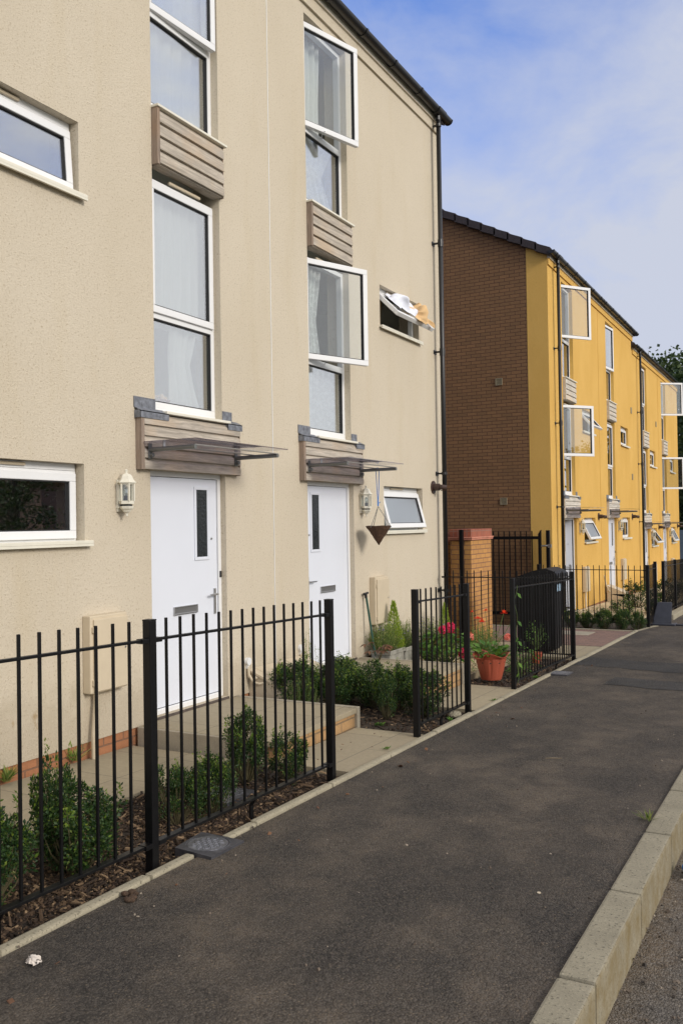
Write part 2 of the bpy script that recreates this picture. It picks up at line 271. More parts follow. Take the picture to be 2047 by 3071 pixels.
def lace(name,c,alpha,fac=.5):
    m,nt,b=newmat(name); l=nt.links.new; nt.nodes.remove(b)
    d=N(nt,'ShaderNodeBsdfDiffuse'); d.inputs['Color'].default_value=(*c,1); t=N(nt,'ShaderNodeBsdfTranslucent'); t.inputs['Color'].default_value=(*c,1)
    a=N(nt,'ShaderNodeMixShader',Fac=.5); l(d.outputs[0],a.inputs[1]); l(t.outputs[0],a.inputs[2]); tp=N(nt,'ShaderNodeBsdfTransparent')
    P=geo(nt); nn=noise(nt,P,22,4,.6); rr=ramp(nt,nn,.45,.6,(alpha,alpha,alpha,1),(min(1,alpha+.35),)*3+(1,))
    mx=N(nt,'ShaderNodeMixShader'); l(rr,mx.inputs[0]); l(tp.outputs[0],mx.inputs[1]); l(a.outputs[0],mx.inputs[2]); l(mx.outputs[0],nt.nodes['Material Output'].inputs[0]); return m
M['lace']=lace('lace_curtain',(.92,.94,.92),.80); M['net']=lace('white_net_curtain',(.93,.94,.90),.97)
# ---------------------------------------------------------------- mesh helpers
def gz(y): return -.02*(y-3.5)
class B:
    def __init__(s): s.bm=bmesh.new()
    def box(s,x0,x1,y0,y1,z0,z1,slope=False,bevel=0,mat=None):
        vs=[]
        for x in(x0,x1):
            for y in(y0,y1):
                for z in(z0,z1):
                    p=Vector((x,y,z+(gz(y) if slope else 0)))
                    vs.append(s.bm.verts.new(mat@p if mat else p))
        F=[(0,1,3,2),(4,6,7,5),(0,4,5,1),(2,3,7,6),(0,2,6,4),(1,5,7,3)]
        fs=[s.bm.faces.new([vs[i] for i in f]) for f in F]
        if bevel:
            es=list({e for f in fs for e in f.edges}); bmesh.ops.bevel(s.bm,geom=es,offset=bevel,segments=2,affect='EDGES',profile=.6)
        return s
    def ring(s,y0,y1,z0,z1,xa,xb,w,mat=None,bevel=0):
        for a in((y0,y1,z0,z0+w),(y0,y1,z1-w,z1),(y0,y0+w,z0+w,z1-w),(y1-w,y1,z0+w,z1-w)):
            s.box(xa,xb,a[0],a[1],a[2],a[3],mat=mat,bevel=bevel)
        return s
    def quad(s,*ps): s.bm.faces.new([s.bm.verts.new(p) for p in ps]); return s
    def tube(s,pts,r,n=8,cap=True):
        pts=[Vector(p) for p in pts]; rings=[]
        rs=r if isinstance(r,(list,tuple)) else [r]*len(pts)
        up=None
        for i,p in enumerate(pts):
            d=(pts[min(i+1,len(pts)-1)]-pts[max(i-1,0)]).normalized()
            if up is None: up=d.orthogonal().normalized()
            a=(up-d*up.dot(d)); a=a.normalized() if a.length>1e-5 else d.orthogonal().normalized(); up=a; b=d.cross(a)
            rings.append([s.bm.verts.new(p+(a*math.cos(2*math.pi*k/n)+b*math.sin(2*math.pi*k/n))*rs[i]) for k in range(n)])
        for i in range(len(rings)-1):
            for k in range(n): s.bm.faces.new((rings[i][k],rings[i][(k+1)%n],rings[i+1][(k+1)%n],rings[i+1][k]))
        if cap: s.bm.faces.new(rings[0][::-1]); s.bm.faces.new(rings[-1])
        return s
    def lathe(s,prof,c=(0,0,0),n=16,a0=0,a1=2*math.pi,axis='Z',sx=1,sy=1):
        full=abs(a1-a0-2*math.pi)<1e-4; k=n if full else n+1; rings=[]
        for r,z in prof:
            rr=[]
            for i in range(k):
                t=a0+(a1-a0)*i/n; p=Vector((r*math.cos(t)*sx,r*math.sin(t)*sy,z))
                if axis=='X': p=Vector((p.z,p.x,p.y))
                rr.append(s.bm.verts.new(p+Vector(c)))
            rings.append(rr)
        for i in range(len(rings)-1):
            for j in range(n): s.bm.faces.new((rings[i][j],rings[i][(j+1)%k],rings[i+1][(j+1)%k],rings[i+1][j]))
        if full: 
            s.bm.faces.new(rings[0][::-1]); s.bm.faces.new(rings[-1])
        return s
    def poly(s,pts,th):   # pts list of Vector (planar), th Vector
        a=[s.bm.verts.new(p) for p in pts]; b=[s.bm.verts.new(Vector(p)+Vector(th)) for p in pts]; n=len(a)
        s.bm.faces.new(a[::-1]); s.bm.faces.new(b)
        for i in range(n): s.bm.faces.new((a[i],a[(i+1)%n],b[(i+1)%n],b[i]))
        return s
    def leaf(s,c,d,n,L,W,fold=.25):
        d=d.normalized(); sd=d.cross(n)
        if sd.length<1e-4: sd=d.orthogonal()
        sd.normalize(); nn=sd.cross(d)
        a=s.bm.verts.new(c); t=s.bm.verts.new(c+d*L); q=s.bm.verts.new(c+d*L*.45+sd*W*.5+nn*W*fold); w=s.bm.verts.new(c+d*L*.45-sd*W*.5+nn*W*fold)
        s.bm.faces.new((a,q,t)); s.bm.faces.new((a,t,w)); return s
    def done(s,name,mat,parent=None,smooth=False):
        bmesh.ops.recalc_face_normals(s.bm,faces=s.bm.faces) if not getattr(s,'raw',False) else None
        me=bpy.data.meshes.new(name); s.bm.to_mesh(me); s.bm.free(); me.materials.append(mat)
        if smooth:
            for p in me.polygons: p.use_smooth=True
        return link(name,me,parent)
def link(name,me,parent=None):
    o=bpy.data.objects.new(name,me); COL.objects.link(o)
    if parent: o.parent=parent; o.matrix_parent_inverse=pinv(parent)
    return o
def worldm(o):
    m=o.matrix_basis.copy() if o.rotation_mode else o.matrix_basis
    m=Matrix.LocRotScale(o.location,o.rotation_euler,o.scale)
    if o.parent: return worldm(o.parent)@o.matrix_parent_inverse@m
    return m
def pinv(p): return worldm(p).inverted()
def empty(name,loc,label,cat,group=None,rz=0):
    o=bpy.data.objects.new(name,None); COL.objects.link(o); o.location=loc; o.rotation_euler=(0,0,rz); o.empty_display_size=.2
    return tag(o,label,cat,group)
def tag(o,label,cat,group=None):
    o['label']=label; o['category']=cat
    if group: o['group']=group
    return o
def struct(o): o['kind']='structure'; return o
def stuff(o): o['kind']='stuff'; return o
def kids(o): return [c for c in bpy.data.objects if c.parent==o]
def copy_tree(o,parent=None):
    c=o.copy(); COL.objects.link(c)
    if parent: c.parent=parent; c.matrix_parent_inverse=o.matrix_parent_inverse.copy()
    for k in kids(o): copy_tree(k,c)
    return c
def Rz(y0,x0,ang):   # rotate about vertical hinge at (x0,y0): opens towards +X
    return Matrix.Translation((x0,y0,0))@Matrix.Rotation(-ang,4,'Z')@Matrix.Translation((-x0,-y0,0))
def Ry(x0,z0,ang):   # top hung about Y axis at (x0,z0): bottom goes to +X
    return Matrix.Translation((x0,0,z0))@Matrix.Rotation(-ang,4,'Y')@Matrix.Translation((-x0,0,-z0))
# ================================================================= GROUND
def slab(name,mat,x0,x1,y0,y1,top,th=.1,bevel=0,ny=1):
    b=B(); b.box(x0,x1,y0,y1,top-th,top,slope=True,bevel=bevel); return b.done(name,mat)
g=B(); g.quad((-200,-60,gz(-60)-.45),(200,-60,gz(-60)-.45),(200,260,gz(260)-.45),(-200,260,gz(260)-.45)); struct(g.done('ground',M['grassground']))
struct(slab('road',M['road'],4.2,12.2,-25,75,-.2,.2))
# pavement: finely cut so its surface can undulate
g=B(); nx,ny=18,300; vs=[]
for j in range(ny+1):
    y=-6+j*.26; row=[]
    for i in range(nx+1):
        x=2.09+(4.092-2.09)*i/nx; d=.006*math.sin(x*2.3+y*.9)+.005*math.sin(y*1.7-x*3)+.003*math.sin(y*4.1+x)
        if i in(0,nx): d=-.004
        row.append(g.bm.verts.new((x,y,gz(y)+d-.002)))
    vs.append(row)
for j in range(ny):
    for i in range(nx): g.bm.faces.new((vs[j][i],vs[j][i+1],vs[j+1][i+1],vs[j+1][i]))
struct(g.done('pavement',M['asphalt'],smooth=True))
# darker reinstated strips in the pavement, following its surface
def pavz(x,y): return gz(y)+.006*math.sin(x*2.3+y*.9)+.005*math.sin(y*1.7-x*3)+.003*math.sin(y*4.1+x)+.0015
g=B()
def patch(xa,xb,ylo,yhi):
    n=24; rows=[]
    for i in range(n+1):
        x=xa+(xb-xa)*i/n; a,b=ylo(x),yhi(x); rows.append([g.bm.verts.new((x,a+(b-a)*j/10,pavz(x,a+(b-a)*j/10))) for j in range(11)])
    for i in range(n):
        for j in range(10): g.bm.faces.new((rows[i][j],rows[i+1][j],rows[i+1][j+1],rows[i][j+1]))
patch(2.12,4.05,lambda x:11.95-.12*x+.04*math.sin(x*5)+.02*math.sin(x*17),lambda x:12.5-.02*x+.05*math.sin(x*4)+.02*math.sin(x*13))
patch(2.8,4.05,lambda x:10.35-.05*x+.03*math.sin(x*9),lambda x:10.9-.02*x+.04*math.sin(x*7))
struct(g.done('pavement_patch',M['asphalt_dark'],smooth=True))
g=B()
for i in range(-6,70):   # kerb blocks, one road kerb
    y0=3.34+(i-0)*.93-.93*3; L=.918
    g.box(4.092,4.235,y0+.006,y0+L,-.32,.012+random.uniform(-.003,.003),slope=True,bevel=.012)
struct(g.done('road_kerb',M['kerb']))
g=B()
ys=-3.0
while ys<16.3:
    L=.915 if ys>-5 else 1
    if not(3.74<ys+L/2<4.08 or 10.6<ys+L/2<11.1):
        g.box(2.03+random.uniform(-.006,.006),2.085,ys+.006,min(ys+L-.006,16.4),-.12,.014+random.uniform(-.006,.006),slope=True,bevel=.014)
    else:
        if ys+L/2<5: g.box(2.03,2.085,ys+.006,3.74,-.12,.012,slope=True,bevel=.012); g.box(2.03,2.085,4.05,ys+L,-.12,.012,slope=True,bevel=.012)
        else: g.box(2.03,2.085,ys+.006,10.6,-.12,.012,slope=True,bevel=.012); g.box(2.03,2.085,11.02,max(11.1,ys+L),-.12,.012,slope=True,bevel=.012)
    ys+=L
struct(g.done('pavement_edging',M['edging']))
# planting beds, paths
struct(slab('garden_soil',M['soil'],.0,2.04,-6,12.4,-.045,.25))
struct(slab('house_path',M['slab'],.012,.98,-6,5.6,-.02,.08))
struct(slab('front_path',M['slab2'],1.36,2.04,5.62,6.98,-.006,.08))
struct(slab('front_path_far',M['slab2'],1.36,2.04,8.2,9.62,-.006,.08))
struct(slab('drive_slabs',M['slab'],-9,2.04,12.42,13.88,-.012,.08)); struct(slab('drive_paving',M['block'],-9,2.04,13.90,16.33,-.010,.08))
g=B(); g.box(-9,2.05,16.34,16.40,-.1,.004,slope=True,bevel=.006); g.box(2.04,2.10,12.0,16.4,-.1,.006,slope=True,bevel=.008)
for i in range(12): g.box(2.05+i*.012,2.12+i*.014,16.4+i*.09,16.49+i*.09,-.1,.004,slope=True)
struct(g.done('drive_edging',M['edging']))
g=B(); g.box(.75,1.45,15.35,15.95,-.05,-.004,slope=True); struct(g.done('drive_inspection_slabs',M['conc']))
struct(slab('yellow_side_soil',M['soil'],.012,2.12,16.41,40,-.03,.25))
struct(slab('yellow_path',M['stonechips'],.012,1.7,18.6,40,-.012,.1))
struct(slab('far_pavement',M['asphalt'],2.12,4.09,16.9,75,-.006,.1))
g=B()
for i in range(22): g.box(2.16,2.34,18.9+i*.93,18.9+i*.93+.915,-.1,.10,slope=True,bevel=.012)
struct(g.done('far_edging_kerb',M['edging']))
# gravel bed near the far cream door
struct(slab('gravel_bed',M['stonechips'],.012,1.22,9.78,12.2,-.01,.1)); 
g=B(); g.box(1.22,1.27,9.75,12.2,-.1,.03,slope=True,bevel=.006); struct(g.done('timber_bed_edge',M['timber_edge']))
def scatter(name,mat,n,areas,s0,s1,flat=.35,zoff=0.0,sq=.45,seed=3):
    rnd=random.Random(seed); b=B(); b.raw=True; tot=[(a[1]-a[0])*(a[3]-a[2]) for a in areas]
    vs=[];fs=[]
    for k in range(n):
        a=rnd.choices(areas,tot)[0]; x=rnd.uniform(a[0],a[1]); y=rnd.uniform(a[2],a[3]); L=rnd.uniform(s0,s1)*rnd.uniform(.5,1.2); W=L*rnd.uniform(.25,sq*1.6); H=L*rnd.uniform(.1,flat)
        m=Matrix.Translation((x,y,gz(y)+zoff+rnd.uniform(0,.012)))@Matrix.Rotation(rnd.uniform(0,6.3),4,'Z')@Matrix.Rotation(rnd.uniform(-.5,.5),4,'Y')@Matrix.Rotation(rnd.uniform(-.6,.6),4,'X')
        i=len(vs); tw=rnd.uniform(.4,1)
        for p in((-L/2,-W/2*tw,-H/2),(L/2*rnd.uniform(.7,1),-W/2,-H/2),(L/2,W/2*tw,-H/2),(-L/2*rnd.uniform(.6,1),W/2,-H/2),(-L/2*.8,-W/2*tw*.8,H/2),(L/2*.7,-W/2*.7,H/2),(L/2*.8,W/2*.7*tw,H/2),(-L/2*.6,W/2*.8,H/2)): vs.append(m@Vector(p))
        for f in((0,3,2,1),(4,5,6,7),(0,1,5,4),(1,2,6,5),(2,3,7,6),(3,0,4,7)): fs.append([i+q for q in f])
    b.bm.free(); me=bpy.data.meshes.new(name); me.from_pydata(vs,[],fs); me.materials.append(mat); return stuff(link(name,me))
scatter('bark_mulch',M['chips'],21000,[(.99,2.02,1.2,5.58),(.99,2.02,1.8,4.6),(1.6,2.02,2,5.4)],.006,.042,zoff=-.042,sq=.25)
scatter('bark_mulch',M['chips'],3800,[(.3,2.02,7.1,8.18),(1.28,2.02,9.65,12.3),(.3,2.1,16.45,17.2)],.012,.04,zoff=-.04,seed=5)
scatter('bark_strands',M['chips'],700,[(1.0,2.02,1.2,5.58),(.4,2.02,7.1,8.18)],.045,.11,.06,-.028,.06,seed=15)
scatter('loose_stone_chips',M['stonechips'],5000,[(.02,1.22,9.8,12.2)],.015,.035,.6,-.008,.8,seed=6)
scatter('loose_stone_chips',M['stonechips'],1400,[(.1,1.7,18.7,21.5)],.02,.05,.6,-.008,.8,seed=16)
scatter('pavement_grit',M['grit'],420,[(2.1,4.09,1.2,9),(2.1,2.35,1.2,12),(3.9,4.09,2,9)],.004,.013,.7,.004,.9,seed=7)
scatter('gutter_grit',M['grit'],1100,[(4.24,4.55,2,9),(4.24,5.2,2.4,7)],.004,.02,.7,-.192,.9,seed=8)
scatter('dry_leaf_litter',M['dry_leaf'],60,[(2.1,2.5,2,12),(1.4,2.02,5.7,6.9),(.3,1.3,5.8,7)],.012,.03,.15,.004,.9,seed=9)
#====HOUSES
# ================================================================= HOUSES
def wall_mesh(b,ya,yb,za,zb,holes,x=0.0,depth=.30):
    ys=sorted({ya,yb,*[h[0] for h in holes],*[h[1] for h in holes]}); zs=sorted({za,zb,*[h[2] for h in holes],*[h[3] for h in holes]})
    for i in range(len(ys)-1):
        for j in range(len(zs)-1):
            cy,cz=(ys[i]+ys[i+1])/2,(zs[j]+zs[j+1])/2
            if any(h[0]<cy<h[1] and h[2]<cz<h[3] for h in holes): continue
            for xx in (x,x-depth): b.quad((xx,ys[i],zs[j]),(xx,ys[i+1],zs[j]),(xx,ys[i+1],zs[j+1]),(xx,ys[i],zs[j+1]))
    for y0,y1,z0,z1 in holes:
        b.quad((x,y0,z0),(x-depth,y0,z0),(x-depth,y0,z1),(x,y0,z1)); b.quad((x,y1,z0),(x-depth,y1,z0),(x-depth,y1,z1),(x,y1,z1))
        b.quad((x,y0,z1),(x-depth,y0,z1),(x-depth,y1,z1),(x,y1,z1)); b.quad((x,y0,z0),(x-depth,y0,z0),(x-depth,y1,z0),(x,y1,z0))
    b.quad((x,ya,za),(x-depth,ya,za),(x-depth,ya,zb),(x,ya,zb)); b.quad((x,yb,za),(x-depth,yb,za),(x-depth,yb,zb),(x,yb,zb)); b.quad((x,ya,za),(x-depth,ya,za),(x-depth,yb,za),(x,yb,za))
def curtain(parent,y0,y1,z0,z1,x,mat,folds=9,amp=.03,name='curtain',gather=0,seed=1):
    rnd=random.Random(seed); b=B(); n=folds*8; m=14; vs=[]
    ph=[rnd.uniform(0,6) for _ in range(4)]
    for j in range(m+1):
        t=j/m; row=[]
        wid=1-gather*(1-abs(2*t-1)**1.0) if gather else 1
        for i in range(n+1):
            s=i/n; y=y0+(y1-y0)*s*wid; xx=x+amp*math.sin(s*folds*6.28+ph[0]+.6*math.sin(t*3+ph[1]))*(.5+.5*math.sin(s*5+ph[2])**2)+.01*math.sin(s*40+t*5)
            row.append(b.bm.verts.new((xx,y,z1+(z0-z1)*t+.01*math.sin(s*folds*6.28+1)*(t>.95))))
        vs.append(row)
    for j in range(m):
        for i in range(n): b.bm.faces.new((vs[j][i],vs[j][i+1],vs[j+1][i+1],vs[j+1][i]))
    b.raw=True; return b.done(name,mat,parent,smooth=True)
def sash(win,y0,y1,z0,z1,T=None,xf=-.055,wd=.062,glassm='glass'):
    b=B(); b.ring(y0,y1,z0,z1,xf-.055,xf,wd,mat=T,bevel=.006); b.done('sash',M['upvc'],win)
    b=B(); b.ring(y0+wd,y1-wd,z0+wd,z1-wd,xf-.05,xf-.010,.009,mat=T); b.done('gasket',M['rubber'],win)
    b=B(); b.box(xf-.032,xf-.026,y0+wd+.004,y1-wd-.004,z0+wd+.004,z1-wd-.004,mat=T); b.done('pane',M[glassm],win)
def fixed(win,y0,y1,z0,z1,xf=-.08):
    b=B(); b.ring(y0,y1,z0,z1,xf-.05,xf-.008,.010); b.done('gasket',M['rubber'],win)
    b=B(); b.box(xf-.032,xf-.026,y0+.004,y1-.004,z0+.004,z1-.004); b.done('pane',M['glass'],win)
def stack_window(root,y0,y1,z0,z1,zt,top=0,look=0,cur=None,dz=0,low=False,cseed=1):
    # frame with a transom at zt; sash above, fixed light below
    b=B(); b.ring(y0,y1,z0,z1,-.15,-.08,.05,bevel=.004); b.box(-.15,-.078,y0+.05,y1-.05,zt-.035,zt+.035,bevel=.004)
    if low: b.box(-.15,-.076,y0+.001,y1-.001,z0-.035,z0,bevel=.004)
    win=b.done('window',M['upvc'],root)
    T=Rz(y0+.045,-.07,top) if top else None
    sash(win,y0+.03,y1-.03,zt+.012,z1-.03,T,glassm='clearglass' if top>R(8) else 'glass')
    fixed(win,y0+.05,y1-.05,z0+.05,zt-.035)
    if top>R(8):
        b=B(); b.tube([(-.07,y0+.5,zt+.02),(-.02,y0+.42,zt+.02),(.06,y0+.36,zt+.03)],.006); b.done('window_stay',M['steel'],win)
    for c in (cur or []):
        curtain(win,*c[:4],-.19,M[c[4]],folds=c[5],seed=cseed+c[5],gather=c[6] if len(c)>6 else 0)
    return win
def small_window(root,y0,y1,z0,z1,ang=0,vent=True,cur=None,mat='glass'):
    b=B(); b.ring(y0+.01,y1-.012,z0+.01,z1-.055,-.14,-.08,.045,bevel=.004); b.box(-.14,-.085,y0+.01,y1-.012,z1-.052,z1-.002)
    win=b.done('window',M['upvc'],root)
    T=Ry(-.06,z1-.075,ang) if ang else None
    sash(win,y0+.03,y1-.03,z0+.03,z1-.075,T,glassm='clearglass' if ang>R(30) else mat)
    b=B(); b.box(-.08,.055,y0-.03,y1+.04,z0-.012,z0+.014,bevel=.004); b.box(.035,.055,y0-.03,y1+.04,z0-.03,z0-.012); b.done('sill',M['offwhite'],win)
    if vent:
        b=B(); c=(y0+y1)/2-.08; b.box(-.085,-.06,c-.2,c+.2,z1-.036,z1-.012,bevel=.008); b.done('trickle_vent',M['beige'],win)
    if cur: curtain(win,y0+.02,y0+(y1-y0)*cur[1],z0,z1-.05,-.22,M[cur[0]],folds=7,seed=5)
    return win
PX=.06
def boards(b,y0,y1,z0,z1,n,px):
    h=(z1-z0)/n
    for i in range(n):
        a=z0+i*h; pts=[Vector((px-.022,y0,a+.000)),Vector((px+.004,y0,a)),Vector((px+.004,y0,a+h*.60)),Vector((px-.018,y0,a+h*.86)),Vector((px-.024,y0,a+h-.001)),Vector((px-.036,y0,a+h-.001))]
        b.poly(pts,(0,y1-y0,0))
def upper_panel(root,y0,y1,z0,z1,wm='wood'):
    b=B(); boards(b,y0+.035,y1-.012,z0+.012,z1,4,PX); b.box(-.07,PX-.02,y0+.02,y1-.02,z0,z0+.03); p=b.done('timber_panel',M[wm],root)
    for q in((-.07,PX+.004,y0,y0+.034),(-.07,PX-.012,y1-.011,y1)):
        b=B(); b.box(*q,z0-.004,z1-.001); b.done('side_board',M['woodz'] if wm=='wood' else M[wm],p)
    b=B(); b.box(-.09,PX+.020,y0-.008,y1+.025,z1,z1+.022,bevel=.004); b.done('panel_cap',M['offwhite'],p); return p
def porch_panel(root,y0,y1,sy0,sy1,z0,wm='wood'):
    z1=z0+.47
    b=B(); boards(b,y0+.042,y1-.012,z0,z1,5,PX); b.box(.001,PX-.02,y0+.02,y1-.02,z0+.01,z1); p=b.done('porch_panel',M[wm],root)
    for q in((.001,PX+.004,y0,y0+.040),(.001,PX-.010,y1-.011,y1)):
        b=B(); b.box(*q,z0-.005,z1); b.done('side_board',M['woodz'] if wm=='wood' else M[wm],p)
    for a,c,e,f in((y0-.012,sy0+.10,y0-.02,sy0),(sy1-.0,y1+.012,sy1,y1-.07)):
        b=B(); b.box(PX+.004,PX+.012,a,c,z1-.045,z1+.014); b.poly([Vector((PX+.012,a,z1+.014)),Vector((.0,a,z1+.050)),Vector((.0,a,z1+.042)),Vector((PX+.012,a,z1+.006))],(0,c-a,0)); b.box(.001,.008,e,f,z1+.045,z1+.135)
        b.box(.001,PX+.010,a,a+.006,z1-.045,z1+.018); b.done('lead_flashing',M['lead'],p)
    b=B(); b.box(-.09,PX+.024,sy0+.06,sy1+.03,z1+.012,z1+.036,bevel=.004); b.done('window_sill',M['offwhite'],p); return p
def canopy(root,yc,z,detail=True):
    hw=.62
    b=B(); b.box(.075,.60,yc-hw-.08,yc+hw+.09,z+.058,z+.066); c=b.done('canopy',M['canopyglass'],root)
    for s in(-1,1):
        b=B(); b.tube([(.075,yc+s*hw,z),(.545,yc+s*hw,z+.004)],.020,12)
        b.box(PX+.004,PX+.016,yc+s*hw-.022,yc+s*hw+.022,z-.075,z+.055,bevel=.004); b.tube([(PX+.016,yc+s*hw,z-.045),(PX+.045,yc+s*hw,z-.045)],.018,8); b.done('canopy_arm',M['greysteel'],c)
    for x in(.24,.50): b=B(); b.box(x,x+.045,yc-hw,yc+hw,z+.018,z+.024); b.done('crossbar',M['barsteel'],c)
    for x in(.20,.50):
        for q in(-hw,-.2,.2,hw): b=B(); b.tube([(x+.02,yc+q,z+.02),(x+.02,yc+q,z+.058)],.013,8); b.tube([(x+.02,yc+q,z+.066),(x+.02,yc+q,z+.074)],.013,8); b.done('glass_fixing',M['steel'],c); return c
def door(root,y0,y1,z0,z1,side,openang=0):
    b=B(); b.ring(y0,y1,z0,z1,-.14,-.06,.045,bevel=.004); fr=b.done('door_frame',M['upvc'],root)
    a,c=y0+.045,y1-.045
    T=Matrix.Translation((-.10,c,0))@Matrix.Rotation(-openang,4,'Z')@Matrix.Translation((.10,-c,0)) if openang else None
    b=B(); b.box(-.12,-.075,a+.004,c-.004,z0+.05,z1-.05,bevel=.003,mat=T); d=b.done('door',M['door'],root)
    b=B(); b.ring(a-.001,c+.001,z0+.045,z1-.045,-.11,-.078,.007); b.done('door_seal',M['rubber'],fr)
    gy=(c-.13-.22) if side>0 else a+.13
    b=B(); b.ring(gy,gy+.22,z1-.80,z1-.12,-.075,-.064,.03,mat=T,bevel=.005); b.done('glazing_bead',M['door'],d)
    b=B(); b.box(-.074,-.071,gy+.03,gy+.19,z1-.77,z1-.15,mat=T); b.done('door_glass',M['black_glass'],d)
    ly=(a+c)/2-.17
    b=B(); b.ring(ly,ly+.34,z0+.83,z0+.905,-.075,-.058,.012,mat=T,bevel=.003); b.box(-.075,-.068,ly+.012,ly+.328,z0+.842,z0+.893,mat=T); b.done('letter_plate',M['steel'],d)
    hy=c-.055 if side>0 else a+.055
    b=B(); b.box(-.075,-.064,hy-.016,hy+.016,z0+.79,z0+1.03,bevel=.003,mat=T)
    p=[Vector((-.064,hy,z0+.975)),Vector((-.03,hy,z0+.975)),Vector((-.028,hy-side*.12,z0+.975))]
    if T: p=[T@q for q in p]
    b.tube(p,.009,8); b.done('door_handle',M['steel'],d)
    b=B(); q=Vector((-.074,hy-side*.04,z0+1.5)); q2=q+Vector((.008,0,0)); b.tube([T@q if T else q,T@q2 if T else q2],.011,10); b.done('spyhole',M['steel'],d)
    if not T and side>0: b=B(); b.box(-.062,-.048,c+.012,c+.034,z0+1.13,z0+1.19,bevel=.003); b.done('lock_keep',M['rubber'],fr)
    b=B(); b.box(-.14,.015,y0-.0,y1+.0,z0-.10,z0-.001); b.done('threshold',M['threshold'],root)
    b=B(); b.box(-.13,-.05,y0+.046,y1-.046,z0+.0,z0+.04,bevel=.004); b.done('weather_bar',M['upvc'],fr)
    return d
def lamp(root,y,z):
    x=.075
    def hexlathe(b,prof): b.lathe(prof,(x,y,z),6,a0=R(30),a1=R(390))
    b=B(); b.box(0,.02,y-.04,y+.04,z-.15,z+.11,bevel=.004)
    hexlathe(b,[(.006,.192),(.012,.186),(.010,.165),(.014,.158),(.035,.150),(.048,.135),(.056,.112),(.070,.094),(.078,.088),(.078,.082),(.066,.080)])
    hexlathe(b,[(.062,.082),(.062,.070),(.056,.070)]); hexlathe(b,[(.060,-.062),(.060,-.088),(.045,-.09)])
    hexlathe(b,[(.052,-.105),(.058,-.108),(.052,-.125),(.036,-.138),(.030,-.150),(.014,-.158),(.008,-.17),(.011,-.182),(.004,-.19)])
    for k in range(6):
        t=R(30+60*k); cx,cy=x+.060*math.cos(t),y+.060*math.sin(t); b.box(cx-.006,cx+.006,cy-.006,cy+.006,z-.065,z+.075)
    b.box(.0,.03,y-.045,y+.045,z-.12,z-.10); L=b.done('wall_lamp',M['offwhite'],root)
    b=B(); b.lathe([(.050,-.064),(.050,.072)],(x,y,z),6,a0=R(30),a1=R(390)); b.done('lamp_glass',M['clearglass'],L)
    b=B(); b.tube([(x,y,z-.06),(x,y,z-.02)],.022,10); b.done('bulb_holder',M['board'],L)
    b=B(); b.lathe([(.012,-.02),(.022,0),(.022,.03),(.008,.05)],(x,y,z),10); b.done('bulb',M['frost'],L)
    b=B(); b.tube([(x,y,z-.092),(x,y,z-.104)],.045,12); b.done('sensor_gap',M['rubber'],L)
def cabinet(root,y0,y1,z0,z1,zg):
    b=B(); b.poly([Vector((0,y0,z0)),Vector((.085,y0+.012,z0)),Vector((.10,y0+.03,z0+.015)),Vector((.10,y0+.03,z1-.02)),Vector((.085,y0+.012,z1-.006)),Vector((0,y0,z1+.008))],(0,0,0)) if False else None
    b.box(0,.082,y0,y1,z0,z1,bevel=.010); c=b.done('meter_cabinet',M['beige'],root)
    b=B(); b.box(.082,.098,y0+.03,y1-.006,z0+.012,z1-.028,bevel=.006); b.done('cabinet_door',M['beige'],c)
    b=B(); 
    for z in(z0+.06,z1-.13): b=B(); b.box(.082,.104,y0+.014,y0+.032,z,z+.045,bevel=.003); b.done('cabinet_hinge',M['beige'],c)
    b=B(); b.tube([(.098,y1-.04,z0+.32),(.102,y1-.04,z0+.32)],.009,8); b.done('cabinet_lock',M['steel'],c)
    b=B(); b.tube([(.045,y0+.09,z0+.01),(.05,y0+.088,z0-.08),(.055,y0+.055,zg+.16),(.06,y0+.05,zg-.02)],.021,10); b.done('conduit',M['beige'],c)
def downpipe(root,y,ztop,zbot,brs,x=.12,kink=True):
    b=B(); b.tube([(x,y,ztop),(x,y,zbot)],.034,14); p=b.done('downpipe',M['black'],root,smooth=True)
    for z in brs:
        b=B(); b.tube([(x,y,z-.02),(x,y,z+.02)],.042,14); b.box(.0,x,y-.014,y+.014,z-.012,z+.012); b.box(.0,.012,y-.05,y+.05,z-.03,z+.03,bevel=.004); b.done('pipe_bracket',M['black'],p)
    for z in brs[1:3]:
        b=B(); b.tube([(x,y,z-.06),(x,y,z+.05)],.040,14); b.done('pipe_socket',M['black'],p)
